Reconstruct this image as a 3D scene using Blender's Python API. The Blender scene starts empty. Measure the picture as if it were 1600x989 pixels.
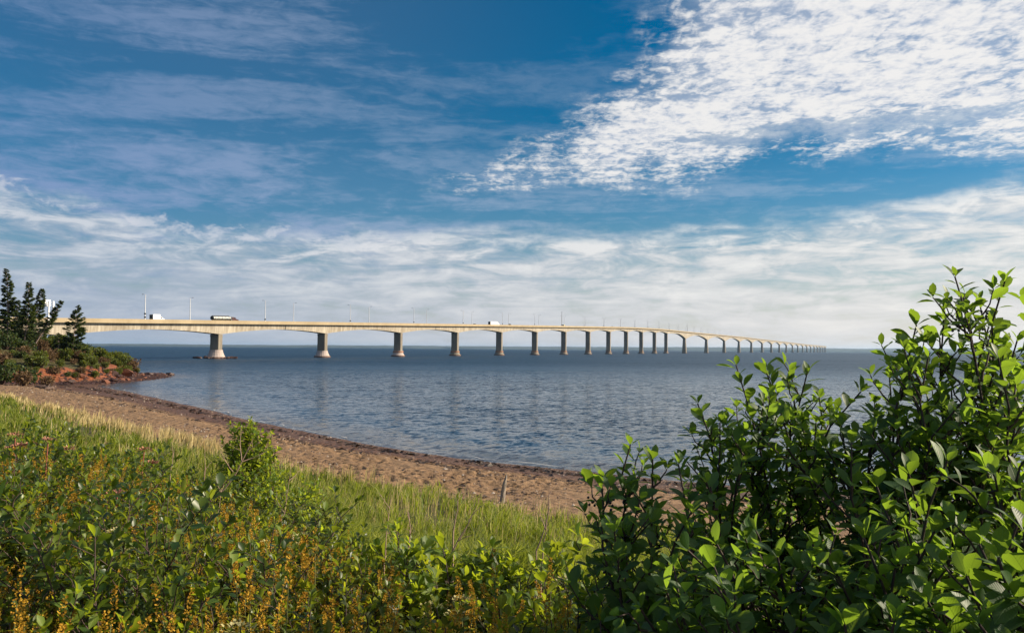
import bpy, bmesh, math, random
import numpy as np
from mathutils import Vector, Matrix, Euler
R = math.radians
scene = bpy.context.scene
COL = scene.collection

# ------------------------------------------------------------------ camera
CAM_Z = 6.8
FPX = 1244.44                       # focal length in pixels of a 1600 px wide frame (28 mm)
cam_d = bpy.data.cameras.new('camera'); cam_d.lens = 28.0; cam_d.sensor_width = 36.0
cam_d.clip_start = 0.05; cam_d.clip_end = 90000
cam = bpy.data.objects.new('camera', cam_d); COL.objects.link(cam)
cam.matrix_world = Matrix.Translation((0, 0, CAM_Z)) @ Euler((R(90 + 2.28), 0, 0)).to_matrix().to_4x4() @ Matrix.Rotation(R(0.487), 4, 'Z')
scene.camera = cam

# ------------------------------------------------------------------ sun and sky
SUN_AZ, SUN_EL = R(80), R(25)       # azimuth clockwise from +Y
sun_dir = Vector((math.sin(SUN_AZ) * math.cos(SUN_EL), math.cos(SUN_AZ) * math.cos(SUN_EL), math.sin(SUN_EL)))
sd = bpy.data.lights.new('sun', 'SUN'); sd.energy = 5.0; sd.angle = R(0.5); sd.color = (1.0, 0.86, 0.66)
so = bpy.data.objects.new('sun', sd); COL.objects.link(so)
so.rotation_euler = (-sun_dir).to_track_quat('-Z', 'Y').to_euler(); so.location = (60, 10, 60)

vs = scene.view_settings
vs.view_transform = 'Standard'; vs.look = 'None'; vs.gamma = 1.0; vs.exposure = 0.8; vs.use_curve_mapping = False
try:
    scene.cycles.volume_bounces = 0; scene.cycles.max_bounces = 8; scene.cycles.transparent_max_bounces = 8
    scene.cycles.transmission_bounces = 4; scene.cycles.diffuse_bounces = 3; scene.cycles.glossy_bounces = 3
except Exception: pass


class G:
    """small helper to write node graphs"""
    def __init__(s, nt): s.nt = nt; nt.nodes.clear()
    def n(s, kind, **kw):
        nd = s.nt.nodes.new('ShaderNode' + kind)
        for k, v in kw.items(): setattr(nd, k, v)
        return nd
    def put(s, nd, key, v):
        if v is None: return
        i = nd.inputs[key]
        if isinstance(v, bpy.types.NodeSocket): s.nt.links.new(v, i)
        else: i.default_value = v
    def m(s, op, a, b=None, c=None, clamp=False):
        nd = s.n('Math', operation=op, use_clamp=clamp)
        s.put(nd, 0, a); s.put(nd, 1, b); s.put(nd, 2, c); return nd.outputs[0]
    def mix(s, f, a, b, mode='MIX'):
        nd = s.n('Mix', data_type='RGBA', blend_type=mode)
        s.put(nd, 0, f); s.put(nd, 6, a); s.put(nd, 7, b); return nd.outputs[2]
    def ramp(s, f, stops, interp='LINEAR'):
        nd = s.n('ValToRGB'); cr = nd.color_ramp; cr.interpolation = interp
        while len(cr.elements) < len(stops): cr.elements.new(0.5)
        for e, (p, c) in zip(cr.elements, stops):
            e.position = p; e.color = c if len(c) == 4 else (*c, 1)
        s.put(nd, 0, f); return nd.outputs[0]
    def curve(s, v, pts, lo, hi, olo, ohi):
        """piecewise curve: v in [lo,hi] -> values pts [(v,out)]"""
        t = s.m('DIVIDE', s.m('SUBTRACT', v, lo), hi - lo, clamp=True)
        nd = s.n('FloatCurve'); c = nd.mapping.curves[0]
        P = [((a - lo) / (hi - lo), (b - olo) / (ohi - olo)) for a, b in pts]
        while len(c.points) < len(P): c.points.new(0.5, 0.5)
        for p, q in zip(c.points, P): p.location = q
        nd.mapping.update(); s.put(nd, 'Value', t)
        return s.m('MULTIPLY_ADD', nd.outputs[0], ohi - olo, olo)
    def step(s, v, a, b):
        nd = s.n('MapRange', interpolation_type='SMOOTHSTEP')
        s.put(nd, 0, v); s.put(nd, 1, a); s.put(nd, 2, b); s.put(nd, 3, 0.0); s.put(nd, 4, 1.0); return nd.outputs[0]
    def noise(s, vec, scale, detail=4, rough=0.5, dist=0.0, dim='3D'):
        nd = s.n('TexNoise', noise_dimensions=dim)
        s.put(nd, 'Vector', vec); s.put(nd, 'Scale', scale); s.put(nd, 'Detail', float(detail))
        s.put(nd, 'Roughness', rough); s.put(nd, 'Distortion', dist); return nd.outputs[0]
    def xyz(s, x, y, z):
        nd = s.n('CombineXYZ'); s.put(nd, 0, x); s.put(nd, 1, y); s.put(nd, 2, z); return nd.outputs[0]
    def sep(s, v):
        nd = s.n('SeparateXYZ'); s.put(nd, 0, v); return nd.outputs
    def vmul(s, v, k):
        nd = s.n('VectorMath', operation='MULTIPLY'); s.put(nd, 0, v); s.put(nd, 1, k); return nd.outputs[0]
    def bump(s, h, strength=0.5, dist=0.1, normal=None):
        nd = s.n('Bump'); s.put(nd, 'Strength', strength); s.put(nd, 'Distance', dist); s.put(nd, 'Height', h)
        if normal is not None: s.put(nd, 'Normal', normal)
        return nd.outputs[0]


def build_world():
    w = bpy.data.worlds.new('World'); scene.world = w; w.use_nodes = True
    try: w.cycles.sampling_method = 'MANUAL'; w.cycles.sample_map_resolution = 512
    except Exception: pass
    g = G(w.node_tree)
    tc = g.n('TexCoord').outputs['Generated']
    x, y, z = g.sep(tc)
    D = 57.29578
    az = g.m('MULTIPLY', g.m('ARCTAN2', x, y), D)
    el = g.m('MULTIPLY', g.m('ARCSINE', z), D)
    elp = g.m('MAXIMUM', el, 0.0)
    sky = g.n('TexSky', sky_type='NISHITA', sun_disc=False, sun_elevation=SUN_EL, sun_rotation=SUN_AZ,
              altitude=0.0, air_density=1.0, dust_density=0.6, ozone_density=2.2)
    hs = g.n('HueSaturation'); g.put(hs, 'Hue', 0.494); g.put(hs, 'Saturation', 1.95); g.put(hs, 'Value', 0.80); g.put(hs, 'Color', sky.outputs[0])
    base = hs.outputs[0]
    # how near a direction is to the sun: clouds and haze scatter forward
    dt = g.n('VectorMath', operation='DOT_PRODUCT'); g.put(dt, 0, tc); g.put(dt, 1, tuple(sun_dir))
    fwd = g.step(dt.outputs['Value'], -0.42, 0.66)
    # cloud plane coordinates
    zc = g.m('MAXIMUM', g.m('ADD', z, 0.03), 0.02)
    P = g.xyz(g.m('DIVIDE', x, zc), g.m('DIVIDE', y, zc), 0.0)
    S = g.xyz(g.m('MULTIPLY', az, 0.035), g.m('MULTIPLY', el, 0.25), 0.0)      # long flat bands
    S2 = g.xyz(g.m('MULTIPLY', az, 0.10), g.m('MULTIPLY', el, 0.32), 3.0)
    wob = g.m('SUBTRACT', g.noise(S2, 1.6, 4, 0.6), 0.5)
    wobf = g.m('SUBTRACT', g.noise(tc, 22.0, 4, 0.6), 0.5)
    # ---- high thin veil
    veil = g.noise(S, 1.0, 6, 0.62, 0.6)
    veilf = g.noise(S2, 5.0, 5, 0.65, 0.5)
    v = g.step(g.m('ADD', veil, g.m('MULTIPLY', g.m('SUBTRACT', veilf, 0.5), 0.35)), 0.42, 0.66)
    vleft = g.step(az, 10.0, -26.0)
    vm = g.m('MULTIPLY', v, g.m('MULTIPLY_ADD', vleft, 0.24, 0.13))
    vm = g.m('ADD', vm, g.m('MULTIPLY', vleft, 0.12))
    vlow = g.step(el, 17.0, 8.0)
    vm = g.m('ADD', vm, g.m('MULTIPLY', vlow, g.m('MULTIPLY_ADD', v, 0.22, 0.16)), clamp=True)
    veilcol = g.mix(fwd, (2.4, 3.4, 5.9, 1), (6.0, 6.6, 7.8, 1))
    c1 = g.mix(vm, base, veilcol)
    # ---- rippled altocumulus sheet
    left = g.curve(el, [(8, -8), (11.8, -5), (12.8, -1.5), (14.1, 1.5), (15.8, 4.6), (17.4, 6.6), (21, 10.0), (25, 12.5), (40, 21), (60, 42)], 8, 60, -10, 60)
    dl = g.m('ADD', g.m('SUBTRACT', az, left), g.m('ADD', g.m('MULTIPLY', wobf, 5.0), g.m('MULTIPLY', wob, 4.0)))
    bot = g.curve(az, [(-10, 12.2), (-2, 12.1), (4, 11.6), (13.6, 12.1), (17.8, 13.3), (24, 13.2), (33, 12.6), (60, 12), (120, 14)], -10, 120, 10, 16)
    db = g.m('ADD', g.m('SUBTRACT', el, bot), g.m('ADD', g.m('MULTIPLY', wobf, 4.6), g.m('MULTIPLY', wob, 2.2)))
    cov = g.m('MULTIPLY', g.step(dl, -3.5, 5.5), g.step(db, -1.3, 2.6))
    gap = g.m('MULTIPLY', g.step(g.m('ABSOLUTE', g.m('SUBTRACT', g.m('ADD', el, g.m('MULTIPLY', wob, 2.0)), 14.6)), 0.9, 0.1), g.step(az, 9.0, 17.0))
    Pd = P
    cell = g.noise(g.vmul(Pd, (1.25, 0.8, 1)), 17.0, 4, 0.55, 0.6)
    cell2 = g.noise(P, 46.0, 4, 0.6, 0.3)
    big = g.noise(P, 2.8, 5, 0.55, 0.4)
    cell0 = g.noise(g.vmul(P, (0.8, 1.2, 1)), 7.5, 3, 0.5, 0.5)
    lump = g.m('ADD', g.m('MULTIPLY', cell0, 0.36), g.m('ADD', g.m('MULTIPLY', cell, 0.42), g.m('MULTIPLY', cell2, 0.22)))
    tex = g.m('ADD', lump, g.m('MULTIPLY', g.m('SUBTRACT', big, 0.5), 0.50))
    thr = g.m('SUBTRACT', 0.67, g.m('MULTIPLY', g.m('SUBTRACT', cov, g.m('MULTIPLY', gap, 0.55)), 0.27))
    am = g.m('MULTIPLY', g.step(tex, g.m('SUBTRACT', thr, 0.20), g.m('ADD', thr, 0.12)), g.step(cov, 0.0, 0.30))
    am = g.m('MAXIMUM', am, g.m('MULTIPLY', g.step(g.m('ADD', cov, g.m('MULTIPLY', g.m('SUBTRACT', big, 0.5), 0.8)), 0.15, 1.05), 0.62))
    ashade = g.step(g.m('ADD', lump, g.m('MULTIPLY', g.m('SUBTRACT', big, 0.5), 0.2)), 0.36, 0.58)
    acol = g.mix(ashade, g.mix(fwd, (4.0, 4.8, 6.4, 1), (5.6, 6.2, 7.4, 1)), g.mix(fwd, (7.6, 7.7, 8.0, 1), (9.6, 9.4, 9.2, 1)))
    c2 = g.mix(g.m('MULTIPLY', am, 0.95), c1, acol)
    # ---- low cloud bank
    top = g.curve(az, [(-60, 10.5), (-33, 9.8), (-24, 8.3), (-18, 7.9), (-4.6, 8.3), (9, 8.4), (22, 9.2), (29, 10.2), (34, 11.0), (60, 12.0), (120, 11)], -60, 120, 6, 14)
    dbank = g.m('ADD', g.m('SUBTRACT', top, el), g.m('ADD', g.m('MULTIPLY', wob, 3.0), g.m('MULTIPLY', wobf, 1.6)))
    bcov = g.step(dbank, -0.5, 1.3)
    bs = g.noise(S, 3.2, 6, 0.6, 0.8)
    bf = g.noise(S2, 3.0, 6, 0.62, 0.6)
    btex = g.m('ADD', g.m('MULTIPLY', bs, 0.55), g.m('MULTIPLY', bf, 0.45))
    balpha = g.m('MULTIPLY', bcov, g.m('ADD', g.step(btex, 0.33, 0.58), g.m('MULTIPLY', g.step(el, 9.0, 1.0), 0.35)), clamp=True)
    # bright edge of the bank and darker bellies
    edge = g.m('MULTIPLY', g.step(dbank, 2.8, 0.3), g.step(bf, 0.40, 0.62))
    bdark = g.mix(fwd, (4.0, 4.8, 6.0, 1), (7.6, 7.6, 7.6, 1))
    blit = g.mix(fwd, (6.6, 7.0, 7.7, 1), (9.9, 9.6, 9.2, 1))
    bl = g.m('ADD', g.step(btex, 0.46, 0.66), edge, clamp=True)
    bcol = g.mix(bl, bdark, blit)
    c3 = g.mix(g.m('MULTIPLY', balpha, 0.9), c2, bcol)
    # ---- a line of small heaped clouds over the far end of the bank
    pn = g.noise(g.vmul(tc, (1, 1, 1.9)), 26.0, 5, 0.6, 0.3)
    pband = g.m('MULTIPLY', g.step(g.m('ABSOLUTE', g.m('SUBTRACT', g.m('SUBTRACT', el, top), -0.3)), 1.25, 0.1), g.step(az, -6.0, -16.0))
    pa = g.step(g.m('ADD', pn, g.m('MULTIPLY', pband, 0.16)), 0.62, 0.78)
    c3 = g.mix(g.m('MULTIPLY', g.m('MULTIPLY', pa, g.step(pband, 0.0, 0.5)), 0.55), c3, g.mix(g.step(pn, 0.50, 0.62), (4.0, 4.8, 6.6, 1), (7.4, 7.5, 8.2, 1)))
    # ---- horizon haze
    hz = g.m('MULTIPLY', g.step(el, 5.5, -0.5), 0.72)
    hcol = g.mix(fwd, (4.0, 4.7, 5.9, 1), (8.9, 8.5, 8.2, 1))
    c4 = g.mix(hz, c3, hcol)
    bg = g.n('Background'); g.put(bg, 'Color', c4); g.put(bg, 'Strength', 0.055)
    out = g.n('OutputWorld'); g.nt.links.new(bg.outputs[0], out.inputs[0])
build_world()

# ------------------------------------------------------------------ helpers
def px_y0(px): return 537.2 + 0.0085 * px        # the level line of the picture
def at(px, py, depth):                           # a photograph pixel at a chosen real depth -> world point
    v = cam.matrix_world.to_3x3() @ Vector(((px - 800) / FPX, -(py - 494.5) / FPX, -1.0))
    v *= depth / v.y
    return Vector((v.x, v.y, v.z + CAM_Z))
_CI = cam.matrix_world.inverted()
def proj(p):                                     # world point -> (px, py, depth)
    q = _CI @ Vector(p)
    if q.z > -1e-4: return (0, -9999, -1)
    return (800 + FPX * q.x / -q.z, 494.5 - FPX * q.y / -q.z, -q.z)
EARTH = 6371000.0
def curv(x, y): return -(x * x + y * y) / (2 * EARTH)

def link(o, parent=None):
    COL.objects.link(o)
    if parent is not None: o.parent = parent
    return o
def tag(o, label=None, cat=None, group=None, kind=None):
    if label: o['label'] = label
    if cat: o['category'] = cat
    if group: o['group'] = group
    if kind: o['kind'] = kind
    return o
def empty(name, loc=(0, 0, 0), rz=0, parent=None):
    o = bpy.data.objects.new(name, None); o.location = loc; o.rotation_euler = (0, 0, rz); o.empty_display_size = 0.2
    return link(o, parent)
def mobj(name, me, mat=None, parent=None):
    if mat is not None and not me.materials: me.materials.append(mat)
    return link(bpy.data.objects.new(name, me), parent)
def np_mesh(name, V, F, uv=None, smooth=False):
    """V (n,3); F list of index arrays, (k,3) or (k,4)"""
    me = bpy.data.meshes.new(name); V = np.asarray(V, np.float32)
    if not isinstance(F, (list, tuple)): F = [F]
    F = [np.asarray(f, np.int32) for f in F if len(f)]
    idx = np.concatenate([f.ravel() for f in F]); tot = np.concatenate([np.full(len(f), f.shape[1], np.int32) for f in F])
    st = np.concatenate([[0], np.cumsum(tot)[:-1]]).astype(np.int32)
    me.vertices.add(len(V)); me.vertices.foreach_set('co', V.ravel())
    me.loops.add(len(idx)); me.loops.foreach_set('vertex_index', idx)
    me.polygons.add(len(tot)); me.polygons.foreach_set('loop_start', st)
    try: me.polygons.foreach_set('loop_total', tot)
    except Exception: pass
    if smooth: me.polygons.foreach_set('use_smooth', np.ones(len(tot), bool))
    if uv is not None:
        l = me.uv_layers.new(name='UVMap'); l.data.foreach_set('uv', np.asarray(uv, np.float32)[idx].ravel())
    me.update(calc_edges=True); me.validate()
    return me
def bm_mesh(name, bm, smooth=False):
    me = bpy.data.meshes.new(name); bmesh.ops.recalc_face_normals(bm, faces=bm.faces[:]); bm.to_mesh(me); bm.free()
    if smooth:
        for p in me.polygons: p.use_smooth = True
    return me
def box(bm, c, s, bev=0.0, rot=None):
    M = Matrix.Translation(c)
    if rot is not None: M = M @ rot
    r = bmesh.ops.create_cube(bm, size=1.0, matrix=M @ Matrix.Diagonal((*s, 1)))
    if bev > 0:
        es = list({e for v in r['verts'] for e in v.link_edges})
        bmesh.ops.bevel(bm, geom=es, offset=bev, segments=2, affect='EDGES', profile=0.6)
def cyl(bm, a, b, r0, r1=None, n=10):
    a = Vector(a); b = Vector(b); d = b - a; r1 = r0 if r1 is None else r1
    M = Matrix.Translation((a + b) / 2) @ d.to_track_quat('Z', 'Y').to_matrix().to_4x4()
    bmesh.ops.create_cone(bm, cap_ends=True, segments=n, radius1=r0, radius2=r1, depth=d.length, matrix=M)
def prism(bm, prof, y0, y1):
    """profile in x,z extruded along y"""
    a = [bm.verts.new((p[0], y0, p[1])) for p in prof]; b = [bm.verts.new((p[0], y1, p[1])) for p in prof]
    bm.faces.new(a); bm.faces.new(b[::-1])
    for i in range(len(prof)): bm.faces.new((a[i], b[i], b[(i + 1) % len(prof)], a[(i + 1) % len(prof)]))

# vectorised value noise
def _hash(ix, iy, seed):
    h = (ix.astype(np.int64) * 374761393 + iy.astype(np.int64) * 668265263 + seed * 974711) & 0x7fffffff
    h = ((h ^ (h >> 13)) * 1274126177) & 0x7fffffff
    return ((h ^ (h >> 16)) & 0xffff) / 65535.0
def vnoise(x, y, scale, seed=0, octaves=3):
    x = np.asarray(x, float); y = np.asarray(y, float); out = np.zeros(np.broadcast(x, y).shape); amp = 1; tot = 0; s = scale
    for o in range(octaves):
        X = x / s; Y = y / s; ix = np.floor(X); iy = np.floor(Y); fx = X - ix; fy = Y - iy
        fx = fx * fx * (3 - 2 * fx); fy = fy * fy * (3 - 2 * fy)
        a = _hash(ix, iy, seed + o); b = _hash(ix + 1, iy, seed + o); c = _hash(ix, iy + 1, seed + o); d = _hash(ix + 1, iy + 1, seed + o)
        out += amp * ((a * (1 - fx) + b * fx) * (1 - fy) + (c * (1 - fx) + d * fx) * fy); tot += amp; amp *= 0.5; s *= 0.5
    return out / tot
def sdist(P, poly, n_line):
    """signed distance to the first n_line points' open polyline, positive inside the closed polygon"""
    x, y = P[:, 0], P[:, 1]; L = np.array(poly, float); best = np.full(len(P), 1e9)
    for i in range(n_line - 1):
        a, b = L[i], L[i + 1]; d = b - a; t = np.clip(((x - a[0]) * d[0] + (y - a[1]) * d[1]) / (d @ d), 0, 1)
        best = np.minimum(best, np.hypot(x - a[0] - t * d[0], y - a[1] - t * d[1]))
    ins = np.zeros(len(P), bool); n = len(L)
    for i in range(n):
        a, b = L[i], L[(i + 1) % n]
        c = (a[1] > y) != (b[1] > y)
        with np.errstate(divide='ignore', invalid='ignore'):
            xi = (b[0] - a[0]) * (y - a[1]) / (b[1] - a[1] + 1e-12) + a[0]
        ins ^= c & (x < xi)
    return np.where(ins, best, -best)

# ------------------------------------------------------------------ terrain shape
SHORE = [(900, 150), (300, 60), (100, 34), (60, 31), (40, 32), (28, 34), (18, 37.4), (11.3, 40), (5.6, 43.5), (0, 47), (-4, 50), (-8.8, 54.7), (-15, 62),
         (-23, 72), (-36, 90), (-55.6, 116), (-66, 128), (-69.5, 134), (-71, 146), (-72.5, 160), (-75.5, 176), (-80, 184), (-90, 190), (-105, 196),
         (-140, 205), (-200, 222), (-300, 235), (-900, 300)]
BORDER = [(900, 80), (100, 12), (40, 14), (20, 18), (9, 22), (3, 25.2), (1, 26.7), (-1.2, 28.7), (-5.1, 31.8), (-10.4, 37), (-15.8, 43), (-25.7, 53),
          (-36.8, 65.4), (-56, 87), (-75, 102), (-110, 110), (-300, 120), (-900, 130)]
FOOT = [(-900, 125), (-300, 118), (-140, 112), (-97, 116), (-85, 123), (-77, 133), (-74.5, 146), (-76, 160), (-79, 171), (-85, 179), (-95, 184), (-110, 190), (-140, 198), (-200, 215), (-300, 228), (-900, 290)]
def smooth(a, b, v): t = np.clip((v - a) / (b - a), 0, 1); return t * t * (3 - 2 * t)
def terrain(X, Y):
    P = np.stack([np.ravel(X), np.ravel(Y)], 1).astype(float)
    wig = (vnoise(P[:, 0], P[:, 1], 3.0, 5, 2) - 0.5)
    d = sdist(P, SHORE + [(-900, -900), (900, -900)], len(SHORE)) + wig * 0.5
    b = sdist(P, BORDER + [(-900, -900), (900, -900)], len(BORDER)) + wig * 1.1
    e = sdist(P, FOOT, len(FOOT)) + (vnoise(P[:, 0], P[:, 1], 6, 9, 3) - 0.5) * 3.0
    t = np.clip(d, 0, None) / np.clip(np.clip(d, 0, None) + np.clip(-b, 0, None), 0.01, None)
    sand = 1.25 * t ** 0.9
    # the berm: a low step the waves left in the sand
    sand += 0.16 * smooth(0.42, 0.50, t) * (1 - smooth(0.5, 0.95, t))
    prof = np.interp(b, [0, 4, 8, 11, 14, 16.5, 19, 21, 40, 200], [0, .35, .8, 1.4, 2.5, 3.35, 3.85, 4.05, 4.6, 6])
    z = np.where(b > 0, 1.25 + prof + (vnoise(P[:, 0], P[:, 1], 2.2, 3, 3) - 0.5) * 0.35 * smooth(0, 3, b), sand)
    z = np.where(d < 0, np.maximum(-0.09 * -d, -4.0), z)
    hn = vnoise(P[:, 0], P[:, 1], 5, 21, 4) - 0.5
    head = 0.45 + 2.3 * smooth(0.0, 3.5, e) + 3.8 * smooth(3, 18, e) + hn * 0.9 * smooth(0, 2, e)
    z = np.where(e > -0.5, np.maximum(z, head - (1 - smooth(-0.5, 0.5, e)) * 0.6), z)
    return z, d, b, e, t
_GRIDS = []
def _grid(x0, x1, y0, y1, st):
    xs = np.arange(x0, x1 + st / 2, st); ys = np.arange(y0, y1 + st / 2, st); X, Y = np.meshgrid(xs, ys)
    T = terrain(X, Y); _GRIDS.append((x0, x1 - st, y0, y1 - st, st, T[0].reshape(X.shape), T[3].reshape(X.shape)))
def _look(x, y, k):
    for x0, x1, y0, y1, st, Z, E in _GRIDS:
        if x0 <= x < x1 and y0 <= y < y1:
            u = (x - x0) / st; v = (y - y0) / st; i = int(u); j = int(v); u -= i; v -= j; A = Z if k == 0 else E
            return float((A[j, i] * (1 - u) + A[j, i + 1] * u) * (1 - v) + (A[j + 1, i] * (1 - u) + A[j + 1, i + 1] * u) * v)
    return float(terrain(np.array([x]), np.array([y]))[0 if k == 0 else 3][0])
def ground_z(x, y): return _look(x, y, 0)
def head_e(x, y): return _look(x, y, 1)
_grid(-16, 8, 0, 14, .1); _grid(-130, -58, 100, 200, .4)

# ------------------------------------------------------------------ materials
MATS = {}
def mat_base(name):
    m = bpy.data.materials.new(name); m.use_nodes = True; MATS[name] = m
    return m, G(m.node_tree)
def finish(g, shader, vol=None):
    o = g.n('OutputMaterial'); g.nt.links.new(shader, o.inputs[0])
def princ(g, color, rough=0.6, normal=None, spec=0.5, metal=0.0):
    p = g.n('BsdfPrincipled'); g.put(p, 'Base Color', color); g.put(p, 'Roughness', rough); g.put(p, 'Metallic', metal)
    g.put(p, 'Specular IOR Level', spec)
    if normal is not None: g.put(p, 'Normal', normal)
    return p.outputs[0]
def simple(name, col, rough=0.6, var=0.15, scale=3.0, bump=0.0, metal=0.0, spec=0.5, bscale=None):
    m, g = mat_base(name); tc = g.n('TexCoord').outputs['Object']
    nz = g.noise(tc, scale, 5, 0.6)
    c = g.mix(nz, tuple(v * (1 - var) for v in col) + (1,), tuple(min(1, v * (1 + var)) for v in col) + (1,))
    nm = g.bump(g.noise(tc, bscale or scale * 3, 5, 0.65), 1.0, bump) if bump > 0 else None
    finish(g, princ(g, c, rough, nm, spec, metal)); return m
def rnd(g):
    """a random number per leaf, whether the leaf is an object of its own or an island of a joined mesh"""
    a = g.n('ObjectInfo').outputs['Random']; b = g.n('NewGeometry').outputs['Random Per Island']
    return g.m('FRACT', g.m('ADD', a, b))
def leaf_mat(name, dark, light, trans, rough=0.42, tmix=0.35, veins=True, spot=None, spec=0.28):
    m, g = mat_base(name); r = rnd(g)
    uv = g.n('UVMap').outputs[0]; u, v, _ = g.sep(uv)
    r2 = g.m('POWER', r, 1.8); c = g.mix(r2, (*dark, 1), (*light, 1)); t = g.mix(r2, tuple(k * 0.55 for k in trans) + (1,), (*trans, 1))
    nm = None
    if veins:
        au = g.m('ABSOLUTE', g.m('SUBTRACT', u, 0.5))
        mid = g.step(au, 0.035, 0.008)
        side = g.m('SINE', g.m('MULTIPLY', g.m('SUBTRACT', v, g.m('MULTIPLY', au, 0.55)), 62.0))
        sv = g.m('MULTIPLY', g.step(side, 0.80, 1.0), 0.45)
        vn = g.m('MAXIMUM', mid, sv)
        c = g.mix(g.m('MULTIPLY', vn, 0.30), c, tuple(min(1, k * 2.0 + 0.02) for k in light) + (1,))
        t = g.mix(g.m('MULTIPLY', vn, 0.35), t, tuple(k * 0.35 for k in trans) + (1,))
        nm = g.bump(g.m('SUBTRACT', g.m('MULTIPLY', side, 0.3), mid), 0.35, 0.0006)
    if spot:
        k = g.m('MULTIPLY', g.step(g.noise(g.xyz(u, v, g.m('MULTIPLY', r, 40)), 5.0, 3), 0.60, 0.72), g.step(r, 0.72, 0.9))
        c = g.mix(k, c, (*spot, 1))
    p = princ(g, c, rough, nm, spec)
    tr = g.n('BsdfTranslucent'); g.put(tr, 'Color', t)
    if nm is not None: g.put(tr, 'Normal', nm)
    mx = g.n('MixShader'); g.put(mx, 0, tmix); g.nt.links.new(p, mx.inputs[1]); g.nt.links.new(tr.outputs[0], mx.inputs[2])
    finish(g, mx.outputs[0]); return m

def concrete(name, a, b, streak=0.5):
    m, g = mat_base(name); tc = g.n('NewGeometry').outputs['Position']
    x, y, z = g.sep(tc); rot = g.xyz(g.m('ADD', g.m('MULTIPLY', x, .39), g.m('MULTIPLY', y, .92)), g.m('SUBTRACT', g.m('MULTIPLY', x, .92), g.m('MULTIPLY', y, .39)), g.m('MULTIPLY', z, 0.10))
    st = g.noise(rot, 0.9, 5, 0.65); bl = g.noise(tc, 0.12, 4, 0.6)
    f = g.m('ADD', g.m('MULTIPLY', g.step(st, 0.35, 0.7), streak), g.m('MULTIPLY', g.step(bl, 0.3, 0.7), 1 - streak))
    finish(g, princ(g, g.mix(f, (*a, 1), (*b, 1)), 0.85, g.bump(g.noise(tc, 3, 5, .6), .5, .03), 0.3)); return m

def build_ground_mat():
    m, g = mat_base('ground'); pos = g.n('NewGeometry').outputs['Position']
    at_ = g.n('Attribute'); at_.attribute_name = 'zone'; zr, zg, zb = [s for s in g.n('SeparateColor').outputs] if False else (None, None, None)
    sc = g.n('SeparateColor'); g.nt.links.new(at_.outputs['Color'], sc.inputs[0]); veg, wet, cliff = sc.outputs
    n1 = g.noise(pos, 0.35, 5, 0.6); n2 = g.noise(pos, 3.2, 6, 0.7); n3 = g.noise(pos, 14.0, 4, 0.65)
    sandc = g.mix(n1, (0.185, 0.108, 0.054, 1), (0.255, 0.160, 0.086, 1))
    sandc = g.mix(g.step(n2, 0.52, 0.72), sandc, (0.105, 0.052, 0.030, 1))
    sandc = g.mix(g.m('MULTIPLY', g.step(n3, 0.60, 0.72), 0.5), sandc, (0.34, 0.235, 0.150, 1))
    wetc = g.mix(n2, (0.060, 0.027, 0.015, 1), (0.145, 0.074, 0.038, 1))
    vor = g.n('TexVoronoi', feature='SMOOTH_F1'); g.put(vor, 'Vector', pos); g.put(vor, 'Scale', 2.3); g.put(vor, 'Smoothness', 0.6)
    vo = vor.outputs['Distance']
    w2 = g.step(g.m('ADD', wet, g.m('MULTIPLY', g.m('SUBTRACT', n1, 0.5), 0.5)), 0.3, 0.75)
    c = g.mix(w2, sandc, wetc)
    soil = g.mix(n2, (0.030, 0.030, 0.012, 1), (0.085, 0.075, 0.028, 1))
    rock = g.mix(g.noise(g.vmul(pos, (1, 1, 3.5)), 1.0, 6, 0.65), (0.10, 0.028, 0.012, 1), (0.27, 0.090, 0.036, 1))
    c = g.mix(g.step(g.m('ADD', veg, g.m('MULTIPLY', g.m('SUBTRACT', n2, 0.5), 0.4)), 0.35, 0.6), c, soil)
    c = g.mix(g.step(cliff, 0.3, 0.7), c, rock)
    h = g.m('ADD', g.m('ADD', g.m('MULTIPLY', vo, 0.8), g.m('MULTIPLY', n2, 0.7)), g.m('MULTIPLY', n3, 0.12))
    nm = g.bump(h, 1.0, 0.20)
    finish(g, princ(g, c, g.m('SUBTRACT', 0.92, g.m('MULTIPLY', w2, 0.35)), nm, 0.35))
    return m

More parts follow.
